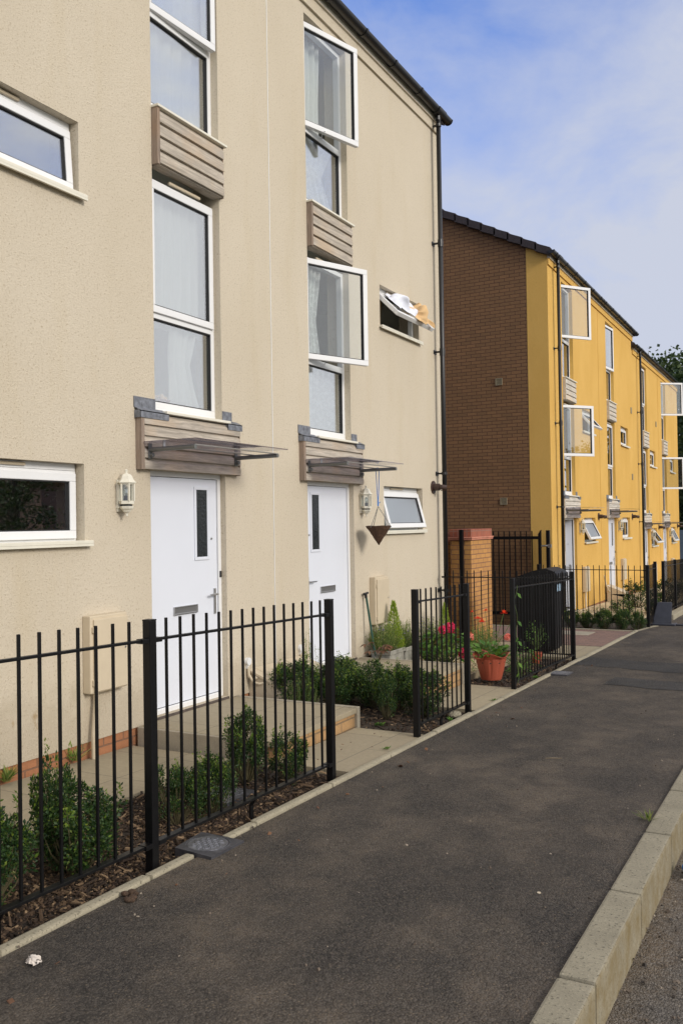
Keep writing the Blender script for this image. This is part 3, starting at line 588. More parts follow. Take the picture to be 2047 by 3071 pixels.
def gutter(root,ya,yb,z,x=.130,outlet=None,capend=True):
    b=B(); n=14; prof=[]
    for k in range(n+1):
        t=math.pi+math.pi*k/n; prof.append((x+.068*math.cos(t),z+.068*math.sin(t)))
    inner=[(x+(px-x)*.92,z+(pz-z)*.92) for px,pz in prof[::-1]]
    pts=[Vector((a,ya,c)) for a,c in prof+inner]; b.poly(pts,(0,yb-ya,0)); g=b.done('gutter',M['black'],root)
    k=ya+.25
    while k<yb-.05:
        b=B(); pr=[(x+(px-x)*1.13,z+(pz-z)*1.13) for px,pz in prof]; inn=[(x+(px-x)*1.0,z+(pz-z)*1.0) for px,pz in prof[::-1]]
        b.poly([Vector((a,k,c)) for a,c in pr+inn],(0,.045,0)); b.done('gutter_bracket',M['black'],g); k+=.86
    if outlet is not None:
        b=B(); pr=[(x+(px-x)*1.16,z+(pz-z)*1.16) for px,pz in prof]; inn=[(x+(px-x)*1.0,z+(pz-z)*1.0) for px,pz in prof[::-1]]
        b.poly([Vector((a,outlet-.13,c)) for a,c in pr+inn],(0,.26,0)); b.tube([(x-.015,outlet,z-.05),(x-.015,outlet,z-.14)],.040,14); b.done('gutter_outlet',M['black'],g)
    if capend:
        for yy in (ya,yb):
            b=B(); pr=[(x+(px-x)*1.1,z+(pz-z)*1.1) for px,pz in prof]; b.poly([Vector((a,yy-.008,c)) for a,c in pr],(0,.016,0)); b.done('gutter_end_cap',M['black'],g)
def flue(root,y,z):
    b=B(); b.tube([(0,y,z),(.014,y,z)],.095,20); b.tube([(.01,y,z),(.10,y,z),(.101,y,z)],.052,16); b.tube([(.09,y,z),(.14,y,z-.002),(.20,y+.03,z-.01)],[.034,.040,.036],12)
    b.tube([(.12,y,z-.05),(.19,y+.03,z-.052)],.006,6); b.done('boiler_flue',M['brown_flue'],root)
SL=.52
def house(name,label,ya,yb,dz,mat,sy,doorw=(-.06,.06),sides=(True,True),end_brick=False,group=None,**o):
    root=empty(name,(0,ya,gz(ya)),label,'house',group)
    wt=7.80+dz; DEP=8.6; zg=min(gz(ya),gz(yb))-.35; zpl=.07+dz
    s0,s1=sy; d0,d1=s0-.07,s1+.04; c=(s0+s1)/2-.015
    holes=[(s0,s1,2.67+dz,7.47+dz),(d0,d1,.10+dz,2.205+dz)]
    for h in o['small']: holes.append((h[0],h[1],h[2]+dz,h[3]+dz))
    b=B(); wall_mesh(b,ya,yb,zpl,wt,holes); b.done('front_wall',mat,root)
    b=B(); b.box(-.29,-.014,ya+.002,d0,zg,zpl-.001); b.box(-.29,-.014,d1,yb-.002,zg,zpl-.001); b.box(-.29,-.016,d0,d1,zg,dz+.0); b.done('brick_plinth',M['plinth'],root)
    # shell
    rz=lambda x: wt+.02+(-x)*SL
    ret=.45
    for yy,show,t in((ya,sides[0],.28),(yb,sides[1],-.28)):
        b=B(); x0=-.302
        if show: x0=-ret
        pts=[(x0,yy,zg),(-DEP,yy,zg),(-DEP,yy,wt),(-DEP/2,yy,rz(-DEP/2)),(x0,yy,rz(x0))]
        if not show: pts=[(x0,yy+(.002 if t>0 else -.002),p[2]) if i in(0,4) else (p[0],yy+(.002 if t>0 else -.002),p[2]) for i,p in enumerate(pts)]
        b.poly([Vector(p) for p in pts],(0,t,0)); b.done('gable_wall',M['brick'],root)
        if show:
            b=B(); pts=[(-.302,yy-(.004 if t>0 else -.004),zg+.3),(-ret,yy-(.004 if t>0 else -.004),zg+.3),(-ret,yy-(.004 if t>0 else -.004),rz(-ret)),(-.302,yy-(.004 if t>0 else -.004),rz(-.302))]
            b.poly([Vector(p) for p in pts],(0,t*.5,0)); 
            b.poly([Vector(p) for p in [(0.0,yy-(.004 if t>0 else -.004),zpl),(-.302,yy-(.004 if t>0 else -.004),zpl),(-.302,yy-(.004 if t>0 else -.004),rz(-.302)),(0,yy-(.004 if t>0 else -.004),rz(0)-.01)]],(0,.0035 if t>0 else -.0035,0)); b.done('render_return',mat,root)
    b=B(); b.box(-DEP,-DEP+.28,ya+.29,yb-.29,zg,wt); b.done('back_wall',M['brick'],root)
    b=B(); oe=.10 if sides[0] else 0; of=.03 if sides[1] else 0
    for sgn in(0,1):
        def fx(x): return x if not sgn else -DEP-x
        e=.10
        p=[(fx(e),ya-oe,rz(e)+.02),(fx(-DEP/2),ya-oe,rz(-DEP/2)+.02),(fx(-DEP/2),ya-oe,rz(-DEP/2)+.10),(fx(e),ya-oe,rz(e)+.10)]
        b.poly([Vector(q) for q in p],(0,yb-ya+oe+of,0))
    b.done('roof',M['tile'],root)
    for yy,show in((ya-oe,sides[0]),(yb+of,sides[1])):
        if not show: continue
        b=B(); k=.10; step=.335/math.sqrt(1+SL*SL)
        while k>-DEP/2-.1:
            x0,x1=k,k-step-.03
            for ys_ in (0,):
                z0,z1=rz(x0)+.115,rz(x1)+.085
                yq=yy-.03 if yy<ya+.1 else yy-.12
                b.poly([Vector((x0,yq,z0-.165)),Vector((x1,yq,z1-.165)),Vector((x1,yq,z1)),Vector((x0,yq,z0+.0))],(0,.15,0))
            k-=step
        b.done('verge_tiles',M['tile'],root)
    # eaves
    b=B(); b.box(.001,.030,ya,yb,7.565+dz,7.700+dz,bevel=.004); b.done('render_band',mat,root)
    b=B(); b.box(-.02,.055,ya,yb,7.700+dz,7.86+dz); b.done('fascia',M['fascia'],root)
    # rooms
    b=B()
    for za,zb in((.05,2.42),(2.50,5.02),(5.10,7.62)):
        x0,x1=-3.6,-.302; y0,y1=ya+.30,yb-.30; za+=dz; zb+=dz
        b.quad((x0,y0,za),(x1,y0,za),(x1,y1,za),(x0,y1,za)); b.quad((x0,y0,zb),(x0,y1,zb),(x1,y1,zb),(x1,y0,zb)); b.quad((x0,y0,za),(x0,y1,za),(x0,y1,zb),(x0,y0,zb)); b.quad((x0,y0,za),(x1,y0,za),(x1,y0,zb),(x0,y0,zb)); b.quad((x0,y1,za),(x1,y1,za),(x1,y1,zb),(x0,y1,zb))
    b.raw=True; b.done('room_interior',M['room'],root)
    wm=o.get('wm','wood')
    stack_window(root,s0,s1,5.38+dz,7.45+dz,6.225+dz,top=o.get('t1',0),cur=[(a[0]+0,a[1],a[2]+dz,a[3]+dz,*a[4:]) for a in o.get('c1',[])],cseed=int(ya))
    stack_window(root,s0,s1,2.76+dz,4.76+dz,3.575+dz,top=o.get('t2',0),cur=[(a[0],a[1],a[2]+dz,a[3]+dz,*a[4:]) for a in o.get('c2',[])],low=True,cseed=int(ya)+3)
    b=B(); b.box(-.075,-.05,s0+.3,s1-.22,4.768+dz,4.795+dz,bevel=.008); b.done('trickle_vent',M['beige'],root)
    upper_panel(root,s0+.004,s1+.012,4.84+dz,5.325+dz,wm)
    porch_panel(root,c-.72,c+.72,s0,s1,2.205+dz,wm)
    canopy(root,c,2.365+dz)
    door(root,d0,d1,.10+dz,2.205+dz,o['dside'],o.get('dopen',0))
    for h in o['small']: small_window(root,h[0],h[1],h[2]+dz,h[3]+dz,h[4],cur=h[5] if len(h)>5 else None,mat=h[6] if len(h)>6 else 'glass')
    lamp(root,o['lamp'],1.995+dz)
    gc=o['gas']; cabinet(root,gc[0],gc[1],.45+dz,1.045+dz,gz(gc[0]))
    gutter(root,ya+(-.14 if sides[0] else 0),yb+(.13 if sides[1] else 0),7.815+dz,outlet=o.get('pipe'),capend=True)
    if 'pipe' in o: downpipe(root,o['pipe'],7.74+dz,o['pipez'],[z+dz for z in(7.60,5.85,4.24,2.44,.72)])
    if 'flue' in o: flue(root,o['flue'],2.235+dz)
    for y,z in o.get('vents',[]):
        b=B(); b.box(0,.02,y-.07,y+.07,z-.09,z+.09,bevel=.003); b.done('air_vent',M['grille'],root)
    b=B(); b.tube([(.004,yb,.1+dz),(.003,yb,7.56+dz)],.0042,6) if not sides[1] else b.tube([(-.3,yb-.004,1),(-.3,yb-.004,1.001)],.001,4); b.done('movement_bead',M['upvc'] if mat==M['cream'] else mat,root)
    return root
lace='lace'
hl=house('terraced_house','cream rendered terraced house nearest on the left, with red fruit on its window ledge',3.08,7.80,0,M['cream'],(5.95,6.92),sides=(False,False),
  small=[(3.84,5.11,1.61,2.215,0),(3.82,5.09,4.28,4.86,R(4))],dside=1,lamp=5.50,gas=(5.07,5.48),t1=R(4),t2=R(0),
  c1=[(6.10,6.9,5.4,7.4,'net',5)],c2=[(6.02,6.90,3.50,4.72,'net',7),(6.38,6.80,2.84,3.60,'net',4,.35)])  # upper net curtain widened beyond its strip to make the panes look brighter
hr=house('terraced_house','cream rendered terraced end house with hanging cone basket, open windows and corner downpipe',7.802,12.52,0,M['cream'],(8.57,9.56),sides=(False,True),
  small=[(10.42,11.68,4.28,4.83,R(45),('gold_curtain',.38)),(10.45,11.72,1.61,2.205,R(15),('lace',.6),'frost')],dside=-1,lamp=9.79,gas=(9.99,10.37),t1=R(16.5),t2=R(23.5),
  c1=[(8.62,9.20,6.2,7.4,'net',5),(8.62,9.52,5.4,6.3,'lace',6,.3)],c2=[(8.62,9.15,3.5,4.7,'lace',6,.2),(8.62,9.50,2.8,3.6,'lace',6)],pipe=12.27,pipez=-.15,flue=12.12)
# house beyond the left edge of the picture, so that the terrace does not stop at the frame
h0=house('terraced_house','cream rendered terraced house mostly beyond the left edge of the photo',-1.64,3.078,0,M['cream'],(-.86,.11),sides=(True,False),
  small=[(1.0,2.26,1.61,2.215,0),(1.0,2.26,4.28,4.86,0)],dside=-1,lamp=.40,gas=(.62,1.0))
GY='yellow terraced houses stepping down the street'
y1=house('terraced_house','yellow rendered house at the near end of the yellow terrace, beside the brown brick gable',18.60,23.34,-.43,M['yellow'],(19.72,20.70),sides=(True,False),wm='woodgrey',
  small=[(21.50,22.70,4.28,4.83,R(40)),(21.50,22.70,1.61,2.205,R(26),None,'frost')],dside=1,lamp=21.02,gas=(21.2,21.58),t1=R(36),t2=R(38),dopen=R(70),pipe=19.02,pipez=-.45,flue=23.05,
  c1=[(19.76,19.95,5.4,7.4,'net',2)])
y2=house('terraced_house','second yellow rendered house, with its windows shut, before the eaves step down',23.342,28.08,-.43,M['yellow'],(24.30,25.27),sides=(False,True),wm='woodgrey',
  small=[(26.12,27.22,4.28,4.83,0),(26.12,27.25,1.61,2.205,0)],dside=1,lamp=25.55,gas=(25.75,26.13),t1=R(5),flue=27.62,vents=[(27.75,5.0),(27.75,3.0)])
y3=house('terraced_house','third yellow rendered house with the second black downpipe, just past the eaves step',28.082,32.80,-.80,M['yellow'],(29.55,30.55),sides=(True,False),wm='woodgrey',
  small=[(31.0,32.1,4.28,4.83,0),(31.0,32.1,1.61,2.205,R(35),None,'frost')],dside=1,lamp=30.9,gas=(31.0,31.4),pipe=28.8,pipez=-.8,flue=32.5,vents=[(32.3,5.0)])
y4=house('terraced_house','farthest yellow rendered house, at the dark trees on the right edge',32.802,37.56,-.80,M['yellow'],(33.55,34.55),sides=(False,True),wm='woodgrey',
  small=[(35.4,36.5,4.28,4.83,0),(35.4,36.5,1.61,2.205,R(25),None,'frost')],dside=1,lamp=34.9,gas=(35.1,35.5),t1=R(52),t2=R(50),flue=37.0)
for hh in (y1,y2,y3,y4): hh['group']=GY
for hh in (h0,hl,hr): hh['group']='cream terraced houses'
# grilles on the brick gable
for z,x in((4.745,-1.095),(2.155,-1.035)):
    b=B(); b.ring(0,.15,-.075,.075,0,.02,.012,mat=Matrix.Translation((x-.075,18.598,z))@Matrix.Rotation(R(-90),4,'Z')); 
    for k in range(6): b.box(0,.014,.012,.138,-.055+k*.02,-.048+k*.02,mat=Matrix.Translation((x-.075,18.598,z))@Matrix.Rotation(R(-90),4,'Z'))
    b.box(0,.006,.012,.138,-.063,.063,mat=Matrix.Translation((x-.075,18.598,z))@Matrix.Rotation(R(-90),4,'Z'))
    b.done('gable_vent',M['grille'],y1)
b=B(); b.box(-.014,-.004,4.20,4.415,-.012,.055)
for k in range(6): b.box(-.006,.002,4.205,4.41,-.010+k*.0105,-.005+k*.0105)
b.done('air_brick',M['buff'],hl)
# ================================================================= DOORSTEPS
def doorstep(name,label,y0,y1,x1=1.33):
    root=empty(name,(0,y0,gz(y0)),label,'doorstep','raised doorsteps of the cream houses')
    b=B(); b.box(.016,x1,y0,y1,.035,.080,bevel=.006); b.done('paving_slab',slabtop,root)
    b=B(); b.box(.016,x1-.02,y0+.035,y1-.045,-.2,.034); b.done('brick_base',M['steps'],root)
    b=B(); b.box(.016,x1-.1,y0-.03,y0+.034,-.2,.076,bevel=.006); b.done('side_kerb',M['conc'],root)
    b=B(); b.box(.016,x1+.008,y1-.044,y1+.012,-.2,.088,bevel=.006); b.done('side_kerb',M['conc'],root)
slabtop=slab_mat('doorstep_slab',.6,.66,0.0)
doorstep('doorstep','raised slab doorstep in front of the near cream house door',5.69,7.08)
doorstep('doorstep','raised slab doorstep in front of the far cream house door, half hidden by shrubs',8.35,9.72)
# ================================================================= FENCES
def ptop(y): return 1.25-.0266*(y-3.53)
bar_me=None
def bar(root,x,y,z0,z1):
    global bar_me
    if bar_me is None:
        b=B(); b.box(-.0065,.0065,-.0065,.0065,0,1,bevel=.002); b.raw=True; bmesh.ops.recalc_face_normals(b.bm,faces=b.bm.faces)
        bar_me=bpy.data.meshes.new('bar'); b.bm.to_mesh(bar_me); b.bm.free(); bar_me.materials.append(M['fence'])
    o=link('bar',bar_me,root); o.matrix_basis=Matrix.Identity(4); o.location=(x,y,z0); o.scale=(1,1,z1-z0); return o
def fpost(root,x,y,zb,zt,s=.025):
    b=B(); b.box(x-s,x+s,y-s,y+s,zb,zt-.006,bevel=.004); b.box(x-s-.001,x+s+.001,y-s-.001,y+s+.001,zt-.007,zt,bevel=.002); return b.done('post',M['fence'],root)
def panel(root,p,q,top,sp,first=None,feet=True,rt=.105,rb=1.135,btop=.0):
    p=Vector(p);q=Vector(q); L=(q-p).length; d=(q-p)/L
    def rail(h,w):
        a=Vector((p.x,p.y,top(p)-h)); c=Vector((q.x,q.y,top(q)-h)); b=B(); mt=Matrix.Translation((a+c)/2)@(c-a).to_track_quat('X','Z').to_matrix().to_4x4(); l2=(c-a).length/2-.026
        b.box(-l2,l2,-w,w,-.007,.007,bevel=.002,mat=mt); b.box(-l2-.0,-l2+.05,-w-.008,w+.008,-.014,.010,bevel=.002,mat=mt); b.box(l2-.05,l2,-w-.008,w+.008,-.014,.010,bevel=.002,mat=mt); b.done('rail',M['fence'],root)
    rail(rt,.013); rail(rb,.020)
    t=first if first is not None else sp*.9
    while t<L-sp*.6:
        c=p+d*t; bar(root,c.x,c.y,top(c)-rb,top(c)-btop+random.uniform(-.002,.002)); t+=sp
    if feet:
        for k in ([.5] if L<2.2 else [.36,.7]):
            c=p+d*L*k; zt=top(c)-rb; b=B(); nrm=Vector((-d.y,d.x)); b.tube([(c.x,c.y,zt),(c.x+nrm.x*.03,c.y+nrm.y*.03,zt-.05),(c.x+nrm.x*.035,c.y+nrm.y*.035,zt-.22)],.013,6); b.done('rail_foot',M['fence'],root)
GF='black railings along the front gardens'
def TP(p): return ptop(p.y)
fa=empty('railing_fence',(1.98,3.53,gz(3.53)),'longest near run of black railings, in front of the near white door','fence',GF)
for y in(1.66,3.53,5.40): fpost(fa,1.98,y,gz(y)-.06,ptop(y))
panel(fa,(1.98,1.66),(1.98,3.53),TP,.1145,first=.115); panel(fa,(1.98,3.53),(1.98,5.40),TP,.1155,first=.13)
f2=empty('railing_fence',(1.98,6.88,gz(6.88)),'short black railing panel between the two garden paths','fence',GF)
for y in(6.88,8.10): fpost(f2,1.98,y,gz(y)-.06,ptop(y))
panel(f2,(1.98,6.88),(1.98,8.10),TP,.1155,first=.12)
f3=empty('railing_fence',(1.98,9.54,gz(9.54)),'black railings round the corner garden, behind the orange flower pot and before the bin','fence',GF)
for y in(9.54,12.22): fpost(f3,1.98,y,gz(y)-.06,ptop(y))
panel(f3,(1.98,9.54),(1.98,12.22),TP,.115,first=.12)
panel(f3,(.05,12.22),(1.98,12.22),lambda p:ptop(12.22),.106,feet=False,rt=.098)
f4=empty('railing_fence',(2.15,17.12,gz(17.12)),'black railings crossing in front of the nearest yellow house, above a row of small shrubs','fence',GF)
T4=lambda p:.862
fpost(f4,2.15,17.12,-.34,.875,.028); fpost(f4,2.15,17.98,-.36,.90,.028); fpost(f4,.12,17.12,-.34,.875,.028)
panel(f4,(.12,17.12),(2.15,17.12),T4,.1065,feet=False,rt=.085,rb=1.07); panel(f4,(2.15,17.12),(2.15,17.98),T4,.107,feet=False,rt=.085,rb=1.07)
f5=empty('railing_fence',(2.06,19.55,gz(19.55)),'far black railings in front of the yellow houses at the right edge','fence',GF)
T5=lambda p:.83-.0225*(p.y-19.5)
ys_=[19.55,21.25,22.95,24.65,26.35,28.05,29.75]
for y in ys_: fpost(f5,2.06,y,gz(y)-.06,T5(Vector((0,y)))+.01,.028)
for a,c in zip(ys_,ys_[1:]):
    if a>24: 
        panel(f5,(2.06,a),(2.06,c),T5,.21,feet=False,rt=.1,rb=1.05)
    else: panel(f5,(2.06,a),(2.06,c),T5,.115,feet=False,rt=.1,rb=1.05)
# side gate folded against the gable
gt=empty('side_gate',(-.1,18.38,gz(18.4)),'tall black metal gate standing open against the brown brick gable','gate')
b=B(); b.box(-1.62,-.19,18.33,18.37,1.335,1.40,bevel=.004); b.box(-1.62,-.19,18.33,18.37,-.26,-.195,bevel=.004); b.box(-.225,-.165,18.32,18.38,-.28,1.44,bevel=.004); b.poly([Vector((-.225,18.32,1.44)),Vector((-.165,18.32,1.44)),Vector((-.165,18.32,1.53))],(0,.06,0)); b.done('gate_frame',M['fence'],gt)
x=-.36
while x>-1.6: 
    b=B(); b.box(x-.010,x+.010,18.34,18.36,-.22,1.51); b.done('bar',M['fence'],gt); x-=.121
b=B(); b.tube([(-.19,18.35,1.19),(-.06,18.33,1.20),(.03,18.35,1.20)],.018,8); b.box(-.02,.05,18.32,18.36,1.16,1.23); b.done('gate_hinge',M['steel'],gt)
gp=B(); gp.box(-.085,-.015,18.42,18.50,-.35,1.52,bevel=.004); tag(gp.done('gate_post',M['fence']),'black square gate post beside the yellow house corner','post','tall black gate posts')
gp=B(); gp.box(-.055,.005,13.28,13.34,-.3,1.60,bevel=.004); gp.box(-.06,-.05,13.27,13.35,.4,.5); tag(gp.done('gate_post',M['fence']),'tall black square post in front of the shaded side of the brick pier','post','tall black gate posts')
# pier and garden wall
pr=empty('garden_wall',(0,13.9,gz(13.9)),'buff brick garden wall pier with a red brick cap and terracotta moulding','wall')
b=B(); b.box(-.25,.10,13.40,14.37,-.4,1.43); b.box(-6,-.26,13.78,13.98,-.4,1.38); b.done('brickwork',M['buff'],pr)
b=B(); b.box(-.262,.112,13.385,14.385,1.482,1.605,bevel=.004); b.box(-6,-.27,13.77,13.99,1.432,1.55,bevel=.004); b.done('brick_cap',M['redcap'],pr)
b=B(); b.box(-.275,.127,13.37,14.40,1.431,1.455,bevel=.006); b.box(-.285,.137,13.36,14.41,1.456,1.481,bevel=.008); b.box(-6,-.288,13.75,14.01,1.385,1.431,bevel=.008); b.done('coping',M['redtrim'],pr)
# ================================================================= BOX SHRUBS
def shrub_mesh(name,seed,n_cl,H,Wd,leaf=.021,wild=.25,lpc=110):
    rnd=random.Random(seed); lv=B(); st=B(); sh=B(); lv.raw=True; cl=[]
    for k in range(n_cl):
        a=rnd.uniform(0,6.283); zz=rnd.uniform(-.85,1)**1.0; rad=math.sqrt(max(0,1-zz*zz)); r=(.55+.45*rnd.random()**.5)*(1+wild*math.sin(a*2+seed)*.6)
        c=Vector((math.cos(a)*rad*Wd*.42*r,math.sin(a)*rad*Wd*.42*r,H*.48+zz*H*.42*r)); cl.append((c,rnd.uniform(.036,.060),0))
    for k in range(int(n_cl*.25*(1+wild))):   # young shoots rising out of the crown
        c,rr,_=rnd.choice(cl[:n_cl]); 
        if c.z>H*.4: cl.append((c+Vector((c.x*.15,c.y*.15,rnd.uniform(.04,.09))),.020,1))
    for c,rr,tip in cl:
        base=Vector((c.x*.12,c.y*.12,0)); mid=base.lerp(c,.55)+Vector((c.x*.15,c.y*.15,0)); st.tube([base,mid,c],[.0045,.003,.0015],4,cap=False)
        n=int(lpc*(.28 if tip else 1))
        for j in range(n):
            v=Vector((rnd.gauss(0,1),rnd.gauss(0,1),rnd.gauss(.15,1))).normalized(); q=rnd.random()**.45
            p=c+Vector((v.x*rr,v.y*rr,v.z*rr*(2.6 if tip else 1.15)))*q; d=(v+Vector((rnd.gauss(0,.5),rnd.gauss(0,.5),rnd.gauss(.35,.5)))).normalized()
            (sh if (tip and rnd.random()<.75) or (q>.9 and v.z>.2 and rnd.random()<.35) else lv).leaf(p,d,Vector((rnd.gauss(0,1),rnd.gauss(0,1),1)),leaf*rnd.uniform(.6,1.15),leaf*.58*rnd.uniform(.8,1.2),.18)
    n0=len(lv.bm.faces); mh=bpy.data.meshes.new(name+'_shoots'); sh.bm.to_mesh(mh); sh.bm.free(); lv.bm.from_mesh(mh); lv.bm.faces.ensure_lookup_table()
    for f in lv.bm.faces[n0:]: f.material_index=1
    ml=bpy.data.meshes.new(name+'_foliage'); lv.bm.to_mesh(ml); lv.bm.free(); ml.materials.append(M['box_leaf']); ml.materials.append(M['shoot_leaf'])
    ms=bpy.data.meshes.new(name+'_stems'); st.bm.to_mesh(ms); st.bm.free(); ms.materials.append(M['stem']); return ml,ms
SH=[shrub_mesh('shrub',11+k,n,.5,.46,wild=wd) for k,(n,wd) in enumerate(((62,.15),(58,.3),(44,.5)))]
SHF=[shrub_mesh('shrub_far',31,40,.5,.5,leaf=.032,lpc=45)]
def shrub(x,y,h,wd,label,k=0,rz=0,group='clipped box shrubs in the beds',lib=None,name='box_shrub',zoff=-.05,cat='shrub'):
    me=(lib or SH)[k]; r=empty(name,(x,y,gz(y)+zoff),label,cat,group,rz); r.scale=(wd/.46,wd/.46,h/.5)
    for nm,mm in zip(('foliage','stems'),me):
        o=bpy.data.objects.new(nm,mm); COL.objects.link(o); o.parent=r
    return r
shrub(1.62,2.80,.54,.46,'box shrub cut by the left edge of the photo, behind the first railings',0,.4)
shrub(1.64,3.36,.48,.54,'wide box shrub with arching tips just left of the thick near post',1,1.1)
shrub(1.50,3.34,.68,.30,'upright leggy box shrub growing up behind the wide one left of the near post',2,2.1)
shrub(1.58,4.22,.44,.31,'small bright-tipped box shrub first to the right of the thick near post',2,.3)
shrub(1.66,4.47,.40,.33,'dark rounded box shrub second to the right of the thick near post',0,2.9)
shrub(1.46,5.12,.58,.36,'tall loose box shrub in front of the near doorstep',1,4.2)
shrub(1.66,5.34,.40,.36,'low open box shrub beside the post at the first path',2,5.2)
shrub(.46,7.45,.56,.56,'box shrub against the near beige ground meter box',0,.9)
shrub(.76,7.70,.54,.46,'pale-tipped box shrub of the hedge right of the doorstep',1,3.3)
shrub(.58,8.15,.52,.50,'dark box shrub beneath the far white door',0,5.0)
shrub(1.0,8.0,.52,.44,'upright box shrub in the middle of the hedge between the paths',1,.2)
shrub(1.36,7.58,.50,.30,'narrow box shrub standing forward of the hedge on open soil',2,1.7)
shrub(1.28,8.08,.48,.46,'box shrub at the right end of the hedge, before the far path',0,2.4)
shrub(1.62,7.84,.50,.52,'rounded box shrub behind the short railing panel',0,4.4)
for i,(x,y,h,wd) in enumerate(((.84,16.70,.40,.36),(1.13,16.72,.36,.33),(1.45,16.70,.43,.40),(1.76,16.74,.43,.37),(2.0,16.86,.38,.32))):
    shrub(x,y,h,wd,['leftmost','second from the left','third from the left','fourth from the left','rightmost'][i]+' of the five small shrubs in the bed beyond the block paving',0,i*1.3,'small shrubs beyond the driveway')
for i,(x,y,h,wd,lb) in enumerate(((1.25,19.3,.42,.5,'spreading shrub behind the far railings, below the second yellow door'),(1.72,20.3,.42,.5,'bright green shrub right of the far corner post'),(1.1,22.0,.7,.6,'taller dark shrub by the wall of the second yellow house'),(1.6,23.4,.7,.8,'dark shrub behind the railings at the right edge'))):
    shrub(x,y,h,wd,lb,0,i,'shrubs behind the far railings',SHF)
# airy plants
def airy(name,label,x,y,z,H,Wd,n,mat,seed,flower=None,leaf=.021,cat='plant',par=True):
    rnd=random.Random(seed); r=empty(name,(x,y,z),label,cat); lv=B(); lv.raw=True; st=B(); fl=B(); fl.raw=True
    for k in range(n):
        a=rnd.uniform(0,6.28); sp=rnd.random()**.6; tip=Vector((x+math.cos(a)*sp*Wd/2,y+math.sin(a)*sp*Wd/2,z+H*(1-.45*sp*sp)*rnd.uniform(.7,1.05))); b0=Vector((x+math.cos(a)*sp*.06,y+math.sin(a)*sp*.06,z)); mid=b0.lerp(tip,.5)+Vector((math.cos(a)*.03,math.sin(a)*.03,.03))
        st.tube([b0,mid,tip],[.0025,.0018,.0008],4,cap=False)
        for j in range(14):
            t=.2+.8*(j+rnd.random())/14; p=b0.lerp(mid,t*2) if t<.5 else mid.lerp(tip,t*2-1); s=Vector((rnd.gauss(0,1),rnd.gauss(0,1),rnd.gauss(.3,1))).normalized()
            lv.leaf(p,s,Vector((rnd.gauss(0,1),rnd.gauss(0,1),1)),leaf*rnd.uniform(.6,1.3),leaf*.45)
        if flower and rnd.random()<flower[1]:
            for q in range(5):
                t=q*1.256; fl.leaf(tip,Vector((math.cos(t),math.sin(t),.3)),Vector((0,0,1)),.014,.014,.1)
    st.done('stems',M['gstem'],r); lv.done('foliage',M[mat],r)
    if flower: fl.done('flowers',M[flower[0]],r)
    else: fl.bm.free()
    return r
def conifer(label,x,y,z,H,Wd,seed):
    rnd=random.Random(seed); r=empty('lime_conifer',(x,y,z),label,'conifer','small lime green conifers'); lv=B(); lv.raw=True
    for k in range(2600):
        t=rnd.random()**1.3; h=t*H; rr=Wd/2*(1-t)**.8*(.45+.55*rnd.random()); a=rnd.uniform(0,6.28); p=Vector((x+rr*math.cos(a),y+rr*math.sin(a),z+h)); d=Vector((math.cos(a)*.6,math.sin(a)*.6,1.0+rnd.uniform(-.2,.5)))
        lv.leaf(p,d,Vector((rnd.gauss(0,1),rnd.gauss(0,1),.2)),rnd.uniform(.02,.045),.007,.2)
    lv.done('foliage',M['lime_leaf'],r); b=B(); b.tube([(x,y,z),(x,y,z+H*.9)],[.010,.003],6); b.done('trunk',M['stem'],r)
conifer('lime green cone-shaped conifer left of the railings, growing out of the grey trough',.21,10.24,.12,.60,.30,3)
conifer('lime green conifer behind the short railing panel, beside the house corner',.36,11.6,-.14,.72,.32,4)
pl=empty('plant_trough',(.2,10.3,gz(10.3)),'grey stained plastic trough of plants against the cream wall','planter')
b=B()
for y0,y1,z1 in((9.86,10.28,.155),(10.31,10.78,.14)):
    b.ring(y0-.01,y1+.01,0,0,0,0,0) if False else None
    b.box(.07,.33,y0,y1,gz(10.3)-.01,z1-.05,bevel=.015); b.box(.055,.075,y0-.012,y1+.012,z1-.05,z1,bevel=.006); b.box(.325,.345,y0-.012,y1+.012,z1-.05,z1,bevel=.006); b.box(.075,.325,y0-.012,y0+.010,z1-.05,z1); b.box(.075,.325,y1-.010,y1+.012,z1-.05,z1)
b.done('trough_body',M['planter'],pl); b=B(); b.box(.08,.32,9.87,10.77,.05,.115); b.done('compost',M['soil'],pl)
airy('bedding_plant','loose green bedding plant with small violet flowers at the left of the trough',.20,9.96,.10,.40,.46,150,'loose_leaf',5,('blue',.16))
airy('bedding_plant','loose yellowing bedding plant right of the conifer in the trough',.20,10.52,.10,.40,.52,150,'loose_leaf',6,('blue',.04))
airy('bedding_plant','tall loose green plant with violet flowers behind the short railing panel',.40,10.95,-.12,.62,.60,190,'loose_leaf',7,('blue',.14))
airy('bedding_plant','bushy green plant between the second conifer and the tall brick pier',.85,11.75,-.15,.50,.6,150,'loose_leaf',8)
airy('wispy_shrub','thin wispy brown-green shrub standing above the hedge beside the far white door',.36,7.85,.0,.66,.26,26,'loose_leaf',9)
airy('wispy_shrub','grey-green heathery shrub in front of the near beige ground meter box',.62,7.28,-.12,.46,.40,60,'loose_leaf',19,leaf=.012)
